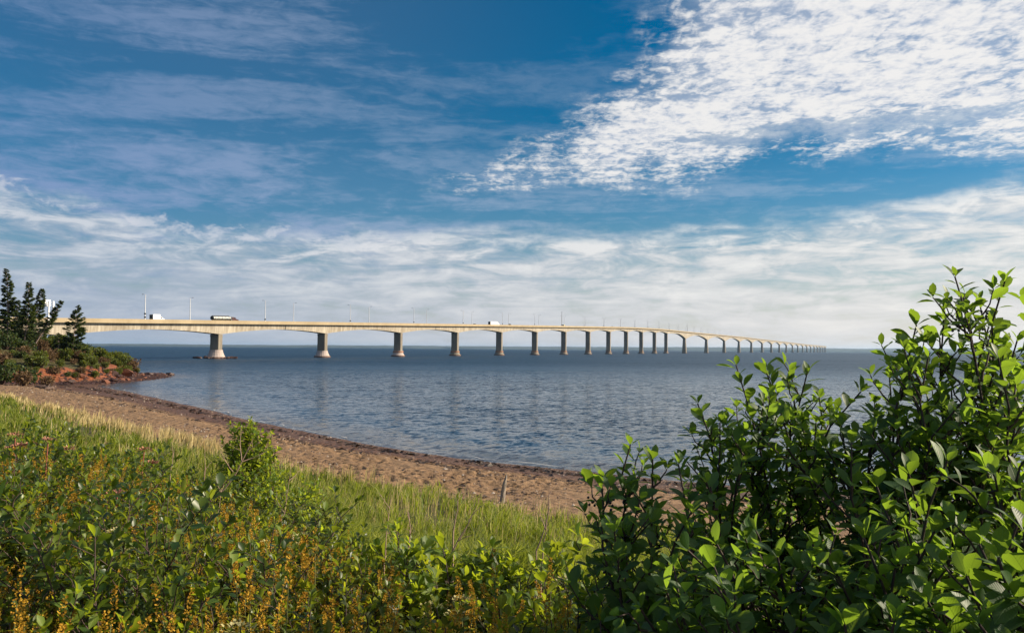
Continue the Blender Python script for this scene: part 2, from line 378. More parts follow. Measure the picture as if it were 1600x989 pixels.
def build_sea_mat():
    m, g = mat_base('sea'); pos = g.n('NewGeometry').outputs['Position']
    x, y, z = g.sep(pos); dist = g.m('SQRT', g.m('ADD', g.m('MULTIPLY', x, x), g.m('MULTIPLY', y, y)))
    P = g.xyz(x, g.m('MULTIPLY', y, 1.0), 0.0)
    Pr = g.n('VectorRotate', rotation_type='Z_AXIS'); g.put(Pr, 'Vector', P); g.put(Pr, 'Angle', R(-28)); pr = Pr.outputs[0]
    pw = g.vmul(pr, (0.45, 1.0, 1.0))
    def slope(vec, scale, k, detail=2):
        nd = g.n('TexNoise'); g.put(nd, 'Vector', vec); g.put(nd, 'Scale', scale); g.put(nd, 'Detail', float(detail)); g.put(nd, 'Roughness', 0.55); g.put(nd, 'Distortion', 0.4)
        a = g.n('VectorMath', operation='SUBTRACT'); g.put(a, 0, nd.outputs['Color']); g.put(a, 1, (0.5, 0.5, 0.5))
        b = g.n('VectorMath', operation='SCALE'); g.put(b, 0, a.outputs[0]); g.put(b, 'Scale', k); return b.outputs[0]
    def vadd(a, b):
        nd = g.n('VectorMath', operation='ADD'); g.put(nd, 0, a); g.put(nd, 1, b); return nd.outputs[0]
    shore = g.n('Attribute'); shore.attribute_name = 'offshore'; off = shore.outputs['Fac']
    band = g.noise(g.vmul(pos, (0.0045, 0.020, 0.0)), 1.0, 5, 0.6, 0.5)
    ruf = g.m('MULTIPLY', g.m('MULTIPLY_ADD', g.step(band, 0.36, 0.64), 0.75, 0.60), g.m('MULTIPLY_ADD', g.step(off, 0.5, 30.0), 0.75, 0.25))
    sl = vadd(vadd(slope(pw, 0.05, 0.16), slope(pw, 0.35, 0.40)), vadd(slope(pw, 1.4, 1.5), slope(pw, 4.0, 2.2)))
    sc_ = g.n('VectorMath', operation='SCALE'); g.put(sc_, 0, sl); g.put(sc_, 'Scale', ruf)
    flat = g.vmul(sc_.outputs[0], (1, 1, 0))
    nn = g.n('VectorMath', operation='NORMALIZE'); g.put(nn, 0, vadd(flat, (0, 0, 1.0))); nm = nn.outputs[0]
    c = g.mix(g.step(off, 0.0, 9.0), (0.060, 0.046, 0.034, 1), (0.005, 0.027, 0.056, 1))
    p = g.n('BsdfPrincipled'); g.put(p, 'Base Color', c); g.put(p, 'Roughness', g.m('MULTIPLY_ADD', g.step(dist, 45.0, 420.0), 0.30, 0.12)); g.put(p, 'IOR', 1.33); g.put(p, 'Normal', nm)
    finish(g, p.outputs[0]); return m

def far_mat():
    m, g = mat_base('far_land'); pos = g.n('NewGeometry').outputs['Position']
    n = g.noise(pos, 0.003, 5, 0.6)
    finish(g, princ(g, g.mix(g.step(n, 0.4, 0.65), (0.012, 0.024, 0.018, 1), (0.026, 0.038, 0.024, 1)), 0.9)); return m

M_GROUND = build_ground_mat(); M_SEA = build_sea_mat(); M_FAR = far_mat()
M_CONC = concrete('girder_concrete', (0.20, 0.165, 0.12), (0.48, 0.43, 0.345), 0.65)
M_PARA = concrete('parapet_concrete', (0.29, 0.225, 0.135), (0.38, 0.305, 0.195), 0.3)
M_PIER = concrete('pier_concrete', (0.15, 0.13, 0.105), (0.27, 0.235, 0.18), 0.5)
M_SHIELD = simple('ice_shield_concrete', (0.38, 0.31, 0.28), 0.85, 0.2, 0.4, 0.05)
M_TIDE = simple('tide_stain', (0.12, 0.065, 0.045), 0.8, 0.4, 0.8, 0.05)
M_ROAD = simple('asphalt', (0.05, 0.05, 0.05), 0.9)
M_DARK = simple('dark_joint', (0.03, 0.03, 0.03), 0.8)
M_WHITE = simple('white_paint', (0.80, 0.80, 0.80), 0.35, 0.03)
M_POLE = simple('galvanised_pole', (0.62, 0.63, 0.64), 0.45, 0.05, metal=0.2)
M_GLASS = simple('dark_glass', (0.02, 0.025, 0.03), 0.08, 0.1)
M_TYRE = simple('tyre_rubber', (0.02, 0.02, 0.02), 0.8)
M_STEEL = simple('polished_tank', (0.72, 0.70, 0.62), 0.22, 0.05, metal=0.9)
M_MAROON = simple('dark_cab_paint', (0.06, 0.02, 0.02), 0.3, 0.05)
M_GREYCAR = simple('grey_car_paint', (0.16, 0.17, 0.18), 0.3, 0.05)
M_BLACKCAR = simple('black_car_paint', (0.02, 0.022, 0.025), 0.3, 0.05)
M_OLIVE = simple('beige_van_paint', (0.45, 0.42, 0.30), 0.35, 0.05)
M_RED = simple('tail_lamp', (0.4, 0.01, 0.01), 0.3)
M_ROCK = simple('red_sandstone', (0.16, 0.058, 0.030), 0.85, 0.45, 0.8, 0.12, bscale=2.0)
M_ROCKWET = simple('wet_sandstone', (0.055, 0.026, 0.02), 0.55, 0.45, 0.9, 0.12, bscale=2.0)
M_WOOD = simple('weathered_wood', (0.26, 0.22, 0.18), 0.85, 0.35, 6.0, 0.01, bscale=40)
M_BARK = simple('shrub_bark', (0.055, 0.032, 0.024), 0.8, 0.35, 30.0, 0.002, bscale=120)
M_TWIG = simple('dry_twig', (0.30, 0.20, 0.15), 0.8, 0.3, 20.0)
M_SBARK = simple('spruce_bark', (0.26, 0.19, 0.16), 0.9, 0.35, 1.5)
M_BERRY = simple('black_berry', (0.010, 0.006, 0.012), 0.22, 0.2)
M_UMBEL = simple('umbel_head', (0.34, 0.15, 0.10), 0.9, 0.3, 40.0)
M_STEMG = simple('green_stem', (0.10, 0.11, 0.03), 0.7, 0.3, 20.0)
M_STEMR = simple('red_stem', (0.26, 0.07, 0.05), 0.7, 0.3, 20.0)
M_WEED = simple('seaweed', (0.035, 0.020, 0.012), 0.6, 0.4, 3.0)
L_CHOKE = leaf_mat('chokeberry_leaf', (0.026, 0.068, 0.020), (0.070, 0.135, 0.038), (0.38, 0.60, 0.04), 0.50, 0.44, True, (0.10, 0.05, 0.02))
L_BAY = leaf_mat('bayberry_leaf', (0.026, 0.062, 0.010), (0.14, 0.20, 0.025), (0.58, 0.70, 0.03), 0.48, 0.44, True, (0.16, 0.06, 0.02))
L_DARK = leaf_mat('dark_glossy_leaf', (0.012, 0.036, 0.008), (0.12, 0.165, 0.02), (0.46, 0.56, 0.03), 0.40, 0.38, False, (0.12, 0.04, 0.015), 0.45)
L_POP = leaf_mat('poplar_leaf', (0.06, 0.115, 0.012), (0.19, 0.25, 0.026), (0.62, 0.72, 0.04), 0.42, 0.42, False)
L_ROSE = leaf_mat('low_shrub_leaf', (0.022, 0.050, 0.007), (0.24, 0.27, 0.02), (0.70, 0.74, 0.03), 0.45, 0.46, False, (0.22, 0.06, 0.015))
L_GOLD = leaf_mat('goldenrod_leaf', (0.09, 0.125, 0.008), (0.36, 0.35, 0.02), (0.75, 0.70, 0.03), 0.5, 0.36, False, (0.25, 0.10, 0.02))
L_UNDER = leaf_mat('undergrowth_leaf', (0.012, 0.026, 0.006), (0.09, 0.10, 0.014), (0.20, 0.22, 0.02), 0.5, 0.3, False, (0.22, 0.08, 0.02))
L_PLUME = leaf_mat('goldenrod_plume', (0.34, 0.17, 0.014), (0.58, 0.37, 0.04), (0.62, 0.40, 0.04), 0.8, 0.3, False, None, 0.2)
L_CREAM = leaf_mat('pale_flower', (0.40, 0.36, 0.14), (0.55, 0.50, 0.26), (0.60, 0.55, 0.25), 0.8, 0.3, False, None, 0.2)
L_NEEDLE = leaf_mat('spruce_needles', (0.020, 0.042, 0.012), (0.080, 0.105, 0.028), (0.16, 0.21, 0.03), 0.6, 0.30, False, None, 0.3)
L_HEAD = leaf_mat('headland_shrub_leaf', (0.035, 0.060, 0.010), (0.13, 0.15, 0.024), (0.34, 0.38, 0.03), 0.6, 0.3, False, None, 0.3)
L_HEADD = leaf_mat('brown_shrub_leaf', (0.09, 0.05, 0.025), (0.20, 0.13, 0.06), (0.25, 0.16, 0.06), 0.7, 0.3, False, None, 0.3)
def grass_mat(name, a, b, c, trans, tm=0.35):
    m, g = mat_base(name); r = rnd(g); pos = g.n('NewGeometry').outputs['Position']
    u, v, _ = g.sep(g.n('UVMap').outputs[0])
    nz = g.step(g.noise(g.vmul(pos, (1, 1, 0.2)), 0.45, 4, 0.6), 0.35, 0.65)
    col = g.mix(nz, (*a, 1), (*b, 1)); col = g.mix(g.m('MULTIPLY', g.step(r, 0.70, 0.98), 0.8), col, (*c, 1))
    col = g.mix(g.m('MULTIPLY', g.step(v, 0.65, 1.0), 0.35), col, (*c, 1))
    p = princ(g, col, 0.55, None, 0.3); tr = g.n('BsdfTranslucent'); g.put(tr, 'Color', g.mix(0.5, (*trans, 1), col))
    mx = g.n('MixShader'); g.put(mx, 0, tm); g.nt.links.new(p, mx.inputs[1]); g.nt.links.new(tr.outputs[0], mx.inputs[2])
    finish(g, mx.outputs[0]); return m
M_GRASS = grass_mat('meadow_grass', (0.030, 0.068, 0.007), (0.150, 0.200, 0.020), (0.46, 0.43, 0.11), (0.52, 0.60, 0.04), 0.44)
M_DRY = grass_mat('dry_beach_grass', (0.42, 0.32, 0.14), (0.52, 0.42, 0.20), (0.62, 0.52, 0.30), (0.60, 0.48, 0.20), 0.35)

# ------------------------------------------------------------------ ground, sea, far land
def build_ground():
    ang = np.concatenate([np.arange(-42, 42.01, 0.14), np.arange(45, 317.9, 3.0)])
    ang = np.radians(ang); na = len(ang)
    rad = np.concatenate([[0.25], 0.4 * np.exp(np.arange(0, math.log(24 / 0.4), 0.035)), 24 * np.exp(np.arange(0, math.log(75 / 24), 0.0052)), 75 * np.exp(np.arange(0, math.log(240 / 75), 0.012)), 240 * np.exp(np.arange(0, math.log(900 / 240), 0.05))]); nr = len(rad)
    A, Rr = np.meshgrid(ang, rad); X = Rr * np.sin(A); Y = Rr * np.cos(A)
    z, d, b, e, t = terrain(X, Y)
    x = X.ravel(); y = Y.ravel()
    # footprints and windblown relief of the dry sand
    dry = ((b < 0) & (d > 0)).astype(float) * smooth(0.15, 0.4, t)
    fp = vnoise(x, y, 0.27, 31, 3); zone = .25 + 1.5 * smooth(.3, .7, vnoise(x, y, 5.0, 33, 2))
    z = z + dry * (((fp - 0.5) * 0.30 * zone - 0.09 * zone * smooth(.58, .8, fp)) + (vnoise(x, y, 1.6, 32, 2) - .5) * .14)
    veg = np.where(e > 2.2, smooth(2.2, 5.0, e + (vnoise(x, y, 4, 41, 3) - .5) * 5), 0.0)
    veg = np.maximum(veg, smooth(-0.3, 0.6, b)) * 1.0
    cliff = smooth(-0.2, 0.6, e) * (1 - veg)
    wet = (1 - smooth(0.20, 0.52, t)) * (b < 0)
    V = np.stack([x, y, z], 1); V = np.vstack([V, [[0, 0, ground_z(0, 0)]]])
    i = np.arange(nr - 1)[:, None] * na; j = np.arange(na)[None, :]; j2 = (j + 1) % na
    Q = np.stack([i + j, i + j2, i + na + j2, i + na + j], -1).reshape(-1, 4)
    c = len(V) - 1; T = np.stack([np.full(na, c), (np.arange(na) + 1) % na, np.arange(na)], 1)
    me = np_mesh('ground', V, [Q[:, ::-1], T[:, ::-1]], smooth=True)
    ca = me.color_attributes.new('zone', 'FLOAT_COLOR', 'POINT')
    C = np.zeros((len(V), 4), np.float32); C[:-1, 0] = veg; C[:-1, 1] = wet; C[:-1, 2] = cliff; C[-1, 0] = 1; C[:, 3] = 1
    ca.data.foreach_set('color', C.ravel())
    if me.polygons[len(me.polygons) // 2].normal.z < 0: me.flip_normals()
    o = mobj('ground', me, M_GROUND); tag(o, kind='structure')
build_ground()

def build_sea():
    ang = np.radians(np.concatenate([np.arange(-46, 60.01, 0.5), np.arange(64, 312, 4.0)])); na = len(ang)
    rad = 20 * np.exp(np.arange(0, math.log(24000 / 20), 0.02)); nr = len(rad)
    A, Rr = np.meshgrid(ang, rad); X = (Rr * np.sin(A)).ravel(); Y = (Rr * np.cos(A)).ravel()
    d = -sdist(np.stack([X, Y], 1), SHORE + [(-900, -900), (900, -900)], len(SHORE))
    d = d + (vnoise(X, Y, 9, 77, 2) - .5) * 1.6
    Z = curv(X, Y)
    # two low swells running in along the beach
    amp = smooth(-40, -5, X) * (Rr.ravel() < 140)
    Z += amp * (0.16 * np.exp(-((d - 2.6) / 0.8) ** 2) * smooth(0.35, 0.6, vnoise(X, Y, 14, 78, 2)) + 0.10 * np.exp(-((d - 6.5) / 1.3) ** 2) * vnoise(X, Y, 12, 79, 2))
    V = np.stack([X, Y, Z], 1)
    i = np.arange(nr - 1)[:, None] * na; j = np.arange(na)[None, :]; j2 = (j + 1) % na
    Q = np.stack([i + j, i + j2, i + na + j2, i + na + j], -1).reshape(-1, 4)
    me = np_mesh('sea', V, [Q[:, ::-1]], smooth=True)
    fa = me.attributes.new('offshore', 'FLOAT', 'POINT'); fa.data.foreach_set('value', d.astype(np.float32))
    if me.polygons[0].normal.z < 0: me.flip_normals()
    o = mobj('sea', me, M_SEA); tag(o, kind='structure')
build_sea()

def far_land(name, dist, a0, a1, hts, depth, seed):
    n = 400; an = np.radians(np.linspace(a0, a1, n)); rows = []
    hh = np.interp(np.linspace(0, 1, n), np.linspace(0, 1, len(hts)), hts)
    u = np.linspace(0, 60, n)
    for k, (dr, f) in enumerate([(0, -0.3), (60, .18), (250, .45), (depth * .5, .8), (depth, 1.0), (depth * 1.6, .9), (depth * 2.4, -.4)]):
        r = dist + dr + (vnoise(u, u * 0 + k, 3, seed, 3) - .5) * 500
        X = r * np.sin(an); Y = r * np.cos(an)
        Z = curv(X, Y) + hh * f * (0.8 + 0.4 * vnoise(u, u * 0 + k * 3.1, 2.0, seed + 3, 4)) + (vnoise(u * 9, u * 0 + k, 1, seed + 8, 2)) * 5 * (f > 0)
        rows.append(np.stack([X, Y, Z], 1))
    V = np.concatenate(rows); m = len(rows)
    i = np.arange(m - 1)[:, None] * n; j = np.arange(n - 1)[None, :]
    Q = np.stack([i + j, i + j + 1, i + n + j + 1, i + n + j], -1).reshape(-1, 4)
    me = np_mesh(name, V, [Q])
    if me.polygons[10].normal.z < 0: me.flip_normals()
    tag(mobj(name, me, M_FAR), kind='structure')
far_land('far_shore', 11500, -42, 44, [24, 26, 34, 30, 36, 34, 40, 44, 50, 46, 56, 58, 54, 60, 56, 62, 50, 44, 46, 40], 1500, 11)

# ------------------------------------------------------------------ bridge alignment
def alignment():
    ds = 2.0; sa = 93.0 * 12; p2 = (-156.85, 423.0); t0, k1, k2, t1, k3, k4 = 0.39613, 0.025743, -0.018852, 0.040526, -0.0141125, 0.00153217
    s_end = 93 * 12 + 172.6 + 250 * 27; S = np.arange(0, s_end, ds)
    s17 = sa + 172.6 + 250 * 17
    a = np.minimum(S, sa) / 1000; b = np.clip(np.minimum(S, s17) - sa, 0, None) / 1000
    th = t0 + k1 * a + k2 * a * a + t1 * b + k3 * b * b + k4 * b ** 3
    th = th - np.clip(S - s17, 0, None) / 1000 * 0.10          # beyond the straight the bridge swings left
    X = p2[0] + np.concatenate([[0], np.cumsum(np.sin(th[:-1]) * ds)]); Y = p2[1] + np.concatenate([[0], np.cumsum(np.cos(th[:-1]) * ds)])
    nb = 110; Sb = -ds * np.arange(nb, 0, -1)                   # straight on towards the near abutment
    Xb = X[0] + Sb * math.sin(t0); Yb = Y[0] + Sb * math.cos(t0)
    S = np.concatenate([Sb, S]); X = np.concatenate([Xb, X]); Y = np.concatenate([Yb, Y]); th = np.concatenate([np.full(nb, t0), th])
    return S, X, Y, th
BS, BX, BY, BT = alignment()
def bp(s): return np.interp(s, BS, BX), np.interp(s, BS, BY), np.interp(s, BS, BT)
def deck_top(s):      # top of the parapet above the sea
    z = np.interp(s, [-230, 0, 279, 558, 837, 1000, 1116, 1290, 2040, 2800, 4300, 6000, 6800, 7600, 8100], [14.6, 20.2, 27.0, 33.6, 40.0, 42.4, 43.4, 43.6, 46.0, 45.0, 42.5, 43.5, 50, 62, 66])
    x, y, _ = bp(s)
    return z + curv(x, y)
def deck_s(s):        # smoothed
    return np.mean([deck_top(np.asarray(s) + k) for k in (-60, -40, -20, 0, 20, 40, 60)], axis=0)
def on_bridge(s, off, dz=0.0):    # off to the right of travel (towards the bay)
    x, y, t = bp(s)
    return Vector((float(x + math.cos(t) * off), float(y - math.sin(t) * off), float(deck_s(s) + dz)))
PIERS = [-186, -93] + [93 * i for i in range(13)] + [93 * 12 + 172.6 + 250 * i for i in range(26)]
HALF = 5.6; PH = 1.15; SLAB = 0.75     # deck half width, parapet height, slab thickness

def sweep(name, sta, secs, mat, parent, close=True):
    """loft a list of cross sections (lists of (off, dz)) along stations"""
    n = len(secs[0]); V = []
    for s, sec in zip(sta, secs):
        x, y, t = bp(s); z = float(deck_s(s)); c, sn = math.cos(t), math.sin(t)
        for o, dz in sec: V.append((x + c * o, y - sn * o, z + dz))
    m = len(sta); Q = []
    for i in range(m - 1):
        for j in range(n): Q.append((i * n + j, i * n + (j + 1) % n, (i + 1) * n + (j + 1) % n, (i + 1) * n + j))
    me = bpy.data.meshes.new(name)
    me.from_pydata(V, [], Q + [tuple(range(n))[::-1], tuple((m - 1) * n + k for k in range(n))])
    bm = bmesh.new(); bm.from_mesh(me); bmesh.ops.recalc_face_normals(bm, faces=bm.faces[:]); bm.to_mesh(me); bm.free()
    return mobj(name, me, mat, parent)

def build_bridge():
    br = empty('bridge', (float(BX[110]), float(BY[110]), 0)); P0 = Vector(br.location)
    inv = Matrix.Translation(-P0)
    tag(br, 'long pale concrete bridge on many piers curving away across the blue water', 'bridge')
    kids = []
    for i in range(len(PIERS) - 1):
        a, b = PIERS[i], PIERS[i + 1]; L = b - a; main_a = i >= 15; main_b = i + 1 >= 15
        n = 17; u = np.linspace(0, 1, n); sta = a + (b - a) * u; sta[0] += 0.02; sta[-1] -= 0.02
        ha = 13.4 if main_a else 5.8; hb = 13.4 if main_b else 5.8; hm = 4.2 if main_b else 3.25
        def depth(t):
            k = abs(2 * t - 1) ** 1.9; return hm + ((ha if t < .5 else hb) - hm) * k
        top = -PH - 0.30
        secs = []
        for t in u:
            d = depth(t); wb = 3.2
            secs.append([(-3.7, top - .25), (-2.0, top), (2.0, top), (3.7, top - .25), (3.6, top - .25 - 0.2), (wb, -PH - SLAB - d + .35), (-wb, -PH - SLAB - d + .35), (-3.6, top - .45)])
        kids.append(sweep('girder', sta, secs, M_CONC, None))
        sl = [(-HALF, -PH - .04), (HALF, -PH - .04), (HALF, -PH - SLAB + .22), (3.75, -PH - .40), (-3.75, -PH - .40), (-HALF, -PH - SLAB + .22)]
        kids.append(sweep('deck_slab', sta, [sl] * n, M_ROAD, None))
        for sg in (-1, 1):
            pf = [(sg * (HALF + .06), -PH - SLAB), (sg * (HALF + .10), -.0), (sg * (HALF - .18), 0), (sg * (HALF - .40), -PH + .0), (sg * (HALF - .40), -PH - .02), (sg * (HALF + .0), -PH - SLAB + .0)]
            kids.append(sweep('parapet', sta, [pf] * n, M_PARA, None))
        if 2 <= i <= 13 and i % 2 == 0:                    # open joint where the drop-in span rests
            s0 = a + L * 0.56
            kids.append(sweep('expansion_joint', [s0, s0 + 0.35], [[(3.4, top - .5), (3.68, top - .5), (3.38, -PH - SLAB - depth(.56) + .4), (3.1, -PH - SLAB - depth(.56) + .4)]] * 2, M_DARK, None))
    for k, s in enumerate(PIERS[1:], 1):
        x, y, t = [float(v) for v in bp(s)]; zt = float(deck_s(s)); main = k >= 15; zw = curv(x, y)
        base = zw - 2.0; d = 13.4 if main else 5.8; top = zt - PH - SLAB - d + .35
        if k == 1: base = ground_z(x, y) - 1
        def ring(bm, rings, nseg=12, cap=True):
            pr = None
            for z, hx, hy, ch in rings:
                pts = [(hx - ch, -hy), (hx, -hy + ch), (hx, hy - ch), (hx - ch, hy), (-hx + ch, hy), (-hx, hy - ch), (-hx, -hy + ch), (-hx + ch, -hy)]
                cur = [bm.verts.new((p[0], p[1], z)) for p in pts]
                if pr is None: bm.faces.new(cur[::-1])
                else:
                    for j in range(8): bm.faces.new((pr[j], pr[(j + 1) % 8], cur[(j + 1) % 8], cur[j]))
                pr = cur
            bm.faces.new(pr)
        bm = bmesh.new()
        if main: ring(bm, [(base, 4.6, 4.3, 1.5), (zw + 4, 4.2, 4.0, 1.4), (top + .3, 2.5, 3.6, .6), (top + 1.0, 2.45, 3.5, .6)])
        else: ring(bm, [(base, 2.9, 1.6, .25), (top - 1.6, 2.9, 1.6, .25), (top - .9, 3.0, 1.7, .25), (top - .12, 3.0, 1.7, .25)])
        p = mobj('pier', bm_mesh('pier', bm), M_PIER); p.location = (x, y, 0); p.rotation_euler = (0, 0, -t); kids.append(p)
        if k == 1: continue
        subs = []
        if not main:
            big = 1.0
            bm = bmesh.new(); pr = None
            hgt = 4.6 if k == 2 else 4.2
            ringz = ((-2, 5.6), (0.5, 5.0), (hgt * .35, 4.3), (hgt * .72, 3.6), (hgt, 3.35)) if k < 4 else ((-2, 5.6), (0.5, 5.0), (hgt * .45, 4.1), (hgt * .66, 3.6), (hgt * .68, 3.85), (hgt, 3.75))
            for z, r in ringz:
                cur = [bm.verts.new((r * big * math.cos(a), r * big * math.sin(a), zw + z)) for a in [2 * math.pi * j / 20 for j in range(20)]]
                if pr is None: bm.faces.new(cur[::-1])
                else:
                    for j in range(20): bm.faces.new((pr[j], pr[(j + 1) % 20], cur[(j + 1) % 20], cur[j]))
                pr = cur
            bm.faces.new(pr); subs.append(('ice_shield', bm_mesh('ice_shield', bm), M_SHIELD if k < 5 else M_PIER))
            bm = bmesh.new(); cyl(bm, (0, 0, zw - 1.5), (0, 0, zw + 0.9), 5.55 * big, 5.1 * big, 20); subs.append(('tide_band', bm_mesh('tide_band', bm), M_TIDE))
            if k >= 4:
                bm = bmesh.new(); cyl(bm, (0, 0, zw + hgt * .70), (0, 0, zw + hgt * .95), 3.92, 3.92, 20); subs.append(('collar', bm_mesh('collar', bm), simple_rust))
        else:
            bm = bmesh.new(); ring(bm, [(zw - 1.5, 5.0, 4.7, 1.6), (zw + 1.1, 4.7, 4.45, 1.55)]); subs.append(('tide_band', bm_mesh('tide_band', bm), M_TIDE))
        bm = bmesh.new()
        for bx in (-1.6, 1.6): box(bm, (bx, 0, top - .02), (1.0, 3.0, .5))
        if not main: subs.append(('bearing', bm_mesh('bearing', bm), M_DARK))
        else: bm.free()
        for nm, me, mt in subs: mobj(nm, me, mt, p)
    for o in kids:
        o.parent = br
        if o.name.startswith('pier'): o.location = o.location - P0
        else: o.data.transform(inv)
simple_rust = simple('rusty_collar', (0.30, 0.14, 0.08), 0.85, 0.3, 1.0)
build_bridge()

# ------------------------------------------------------------------ lamps, gantry, masts on the bridge
def lamp_proto():
    parts = []
    bm = bmesh.new(); cyl(bm, (0, 0, 0), (0, 0, 11.6), 0.24, 0.15, 10); box(bm, (0, 0, .1), (.5, .5, .2)); parts.append(('pole', bm_mesh('lamp_pole', bm), M_POLE))
    bm = bmesh.new(); cyl(bm, (0, 0, 11.5), (-1.5, 0, 11.75), 0.06, 0.05, 6); parts.append(('arm', bm_mesh('lamp_arm', bm), M_POLE))
    bm = bmesh.new(); box(bm, (-1.7, 0, 11.72), (.9, .36, .2), .05); parts.append(('lamp_head', bm_mesh('lamp_head', bm), M_DARK))
    bm = bmesh.new(); box(bm, (0.05, 0, 1.0), (.62, .62, .8), .03); parts.append(('control_box', bm_mesh('control_box', bm), M_BLACKCAR))
    return parts
LAMP = lamp_proto()
def s_at_px(px, off):
    lo, hi = -186, 6500
    for _ in range(50):
        mid = (lo + hi) / 2
        if proj(on_bridge(mid, off))[0] < px: lo = mid
        else: hi = mid
    return (lo + hi) / 2
ORD = ['boulder ringed pier', 'first pier', 'second pier', 'third pier', 'fourth pier', 'fifth pier', 'sixth pier', 'seventh pier', 'eighth pier', 'ninth pier', 'tenth pier', 'eleventh pier', 'twelfth pier']
def lamp_label(s, sg):
    side = 'near parapet' if sg > 0 else 'far parapet'
    if s < -20: return 'pale street lamp on the %s before the boulder ringed pier' % side
    if s > 93 * 12 + 60: return 'hair thin street lamp on the %s of the wide arched spans' % side
    k = int(s // 93); f = s / 93 - k
    if f > .75: k += 1; f = 0
    k = min(k, 12); nm = ORD[k] if k == 0 else ORD[k] + ' past the boulder ringed'
    return ('slim lamp on the %s above the %s' if f < .25 else 'slim lamp on the %s just after the %s') % (side, nm)
def lamps():
    near0, near1 = s_at_px(227, HALF), s_at_px(413, HALF); stepn = s_at_px(547, HALF) - near1
    far0, far1 = s_at_px(296, -HALF), s_at_px(456, -HALF)
    stp = (s_at_px(647, HALF) - near0) / 3; stf = (s_at_px(666, -HALF) - far0) / 3
    lst = [(near0 + stp * i, HALF - .25, 1) for i in range(24)] + [(far0 + stf * i, -HALF + .25, -1) for i in range(24)]
    for i, (s, off, sg) in enumerate(lst):
        x, y, t = bp(s); p = on_bridge(s, off, -0.05)
        e = empty('street_lamp', p, -float(t) + (0 if sg > 0 else math.pi))
        if i in (0, 2): lab = 'tall white street lamp on the bayside parapet with two black boxes low on its pole' if i == 0 else None
        else: lab = None
        tag(e, lab or lamp_label(s, sg), 'street lamp', 'street lamps along the bridge, near parapet' if sg > 0 else 'street lamps along the bridge, far parapet')
        for nm, me, mt in LAMP:
            if nm == 'control_box' and sg < 0: continue
            mobj(nm, me, mt, e)
        if i == 0:
            bm = bmesh.new(); box(bm, (0.05, 0, 2.6), (.7, .7, .7), .03); mobj('control_box', bm_mesh('upper_box', bm), M_BLACKCAR, e)
            e['group'] = 'street lamps along the bridge, near parapet'
lamps()
def mast(px, h, lab):
    s = s_at_px(px, HALF); p = on_bridge(s, HALF - .2, -.05); e = empty('camera_mast', p, -float(bp(s)[2])); tag(e, lab, 'mast')
    bm = bmesh.new(); cyl(bm, (0, 0, 0), (0, 0, h * .55), .36, .32, 10); cyl(bm, (0, 0, h * .55), (0, 0, h), .25, .12, 10); mobj('pole', bm_mesh('mast_pole', bm), simple_grey, e)
    bm = bmesh.new(); box(bm, (0, 0, h + .2), (.6, .6, .5), .05); cyl(bm, (-.8, 0, h - .6), (.8, 0, h - .6), .06, .06, 6); mobj('camera_head', bm_mesh('mast_head', bm), M_DARK, e)
simple_grey = simple('dark_grey_paint', (0.12, 0.12, 0.12), 0.5)
mast(878, 15.5, 'tall dark camera mast rising beside the small beige van on the bridge')
mast(1074, 15.5, 'tall dark camera mast above the first wide arched span of the bridge')
def gantry():
    s = s_at_px(79, HALF); e = empty('sign_gantry', on_bridge(s, HALF + .1, -1.1), -float(bp(s)[2]))
    tag(e, 'white steel sign gantry on the bridge behind the leaning spruces', 'sign gantry')
    for yy in (-1.0, 1.0):
        bm = bmesh.new(); box(bm, (0, yy, 4.0), (.55, .55, 8.0), .04); mobj('post', bm_mesh('gantry_post', bm), M_WHITE, e)
    bm = bmesh.new()
    for zz in (6.3, 7.4):
        box(bm, (-3.2, 0, zz), (6.4, .22, .22))
    for k in range(5): cyl(bm, (-1.2 * k - .4, 0, 6.3), (-1.2 * k - 1.4, 0, 7.4), .06, .06, 6)
    mobj('truss', bm_mesh('gantry_truss', bm), M_WHITE, e)
    bm = bmesh.new(); box(bm, (-4.2, 0.3, 7.2), (3.6, 2.6, 2.7), .06); sgn = mobj('sign_box', bm_mesh('sign_box', bm), M_WHITE, e)
    bm = bmesh.new(); box(bm, (-4.2, -1.05, 7.2), (3.3, .1, 2.4), .02); mobj('display_panel', bm_mesh('display_panel', bm), M_DARK, sgn)
gantry()

# ------------------------------------------------------------------ vehicles (x across, y forward)
def wheels(e, pos, r=.5):
    for x, y in pos:
        bm = bmesh.new(); cyl(bm, (x - .14, y, r), (x + .14, y, r), r, r, 16); w = mobj('wheel', bm_mesh('tyre', bm), M_TYRE, e)
        bm = bmesh.new(); sg = 1 if x > 0 else -1; cyl(bm, (x + sg * .10, y, r), (x + sg * .155, y, r), r * .55, r * .5, 12); mobj('rim', bm_mesh('rim', bm), M_POLE, w)
def part(e, nm, mt, fn, smooth_=False):
    bm = bmesh.new(); fn(bm); return mobj(nm, bm_mesh(nm, bm, smooth_), mt, e)
def veh(name, px, off, label, cat):
    s = s_at_px(px, off); p = on_bridge(s, off, -PH - .03); x, y, t = bp(s)
    e = empty(name, p, -float(t)); slope = float((deck_s(s + 8) - deck_s(s - 8)) / 16); e.rotation_euler = Euler((math.atan(slope), 0, -float(t)))
    return tag(e, label, cat)
def profile(bm, prof, hw, bev=0.0):
    """profile in (y,z) extruded over x in +-hw"""
    a = [bm.verts.new((-hw, p[0], p[1])) for p in prof]; b = [bm.verts.new((hw, p[0], p[1])) for p in prof]
    bm.faces.new(a); bm.faces.new(b[::-1])
    for i in range(len(prof)): bm.faces.new((a[i], b[i], b[(i + 1) % len(prof)], a[(i + 1) % len(prof)]))
    if bev: bmesh.ops.bevel(bm, geom=bm.edges[:], offset=bev, segments=2, affect='EDGES')
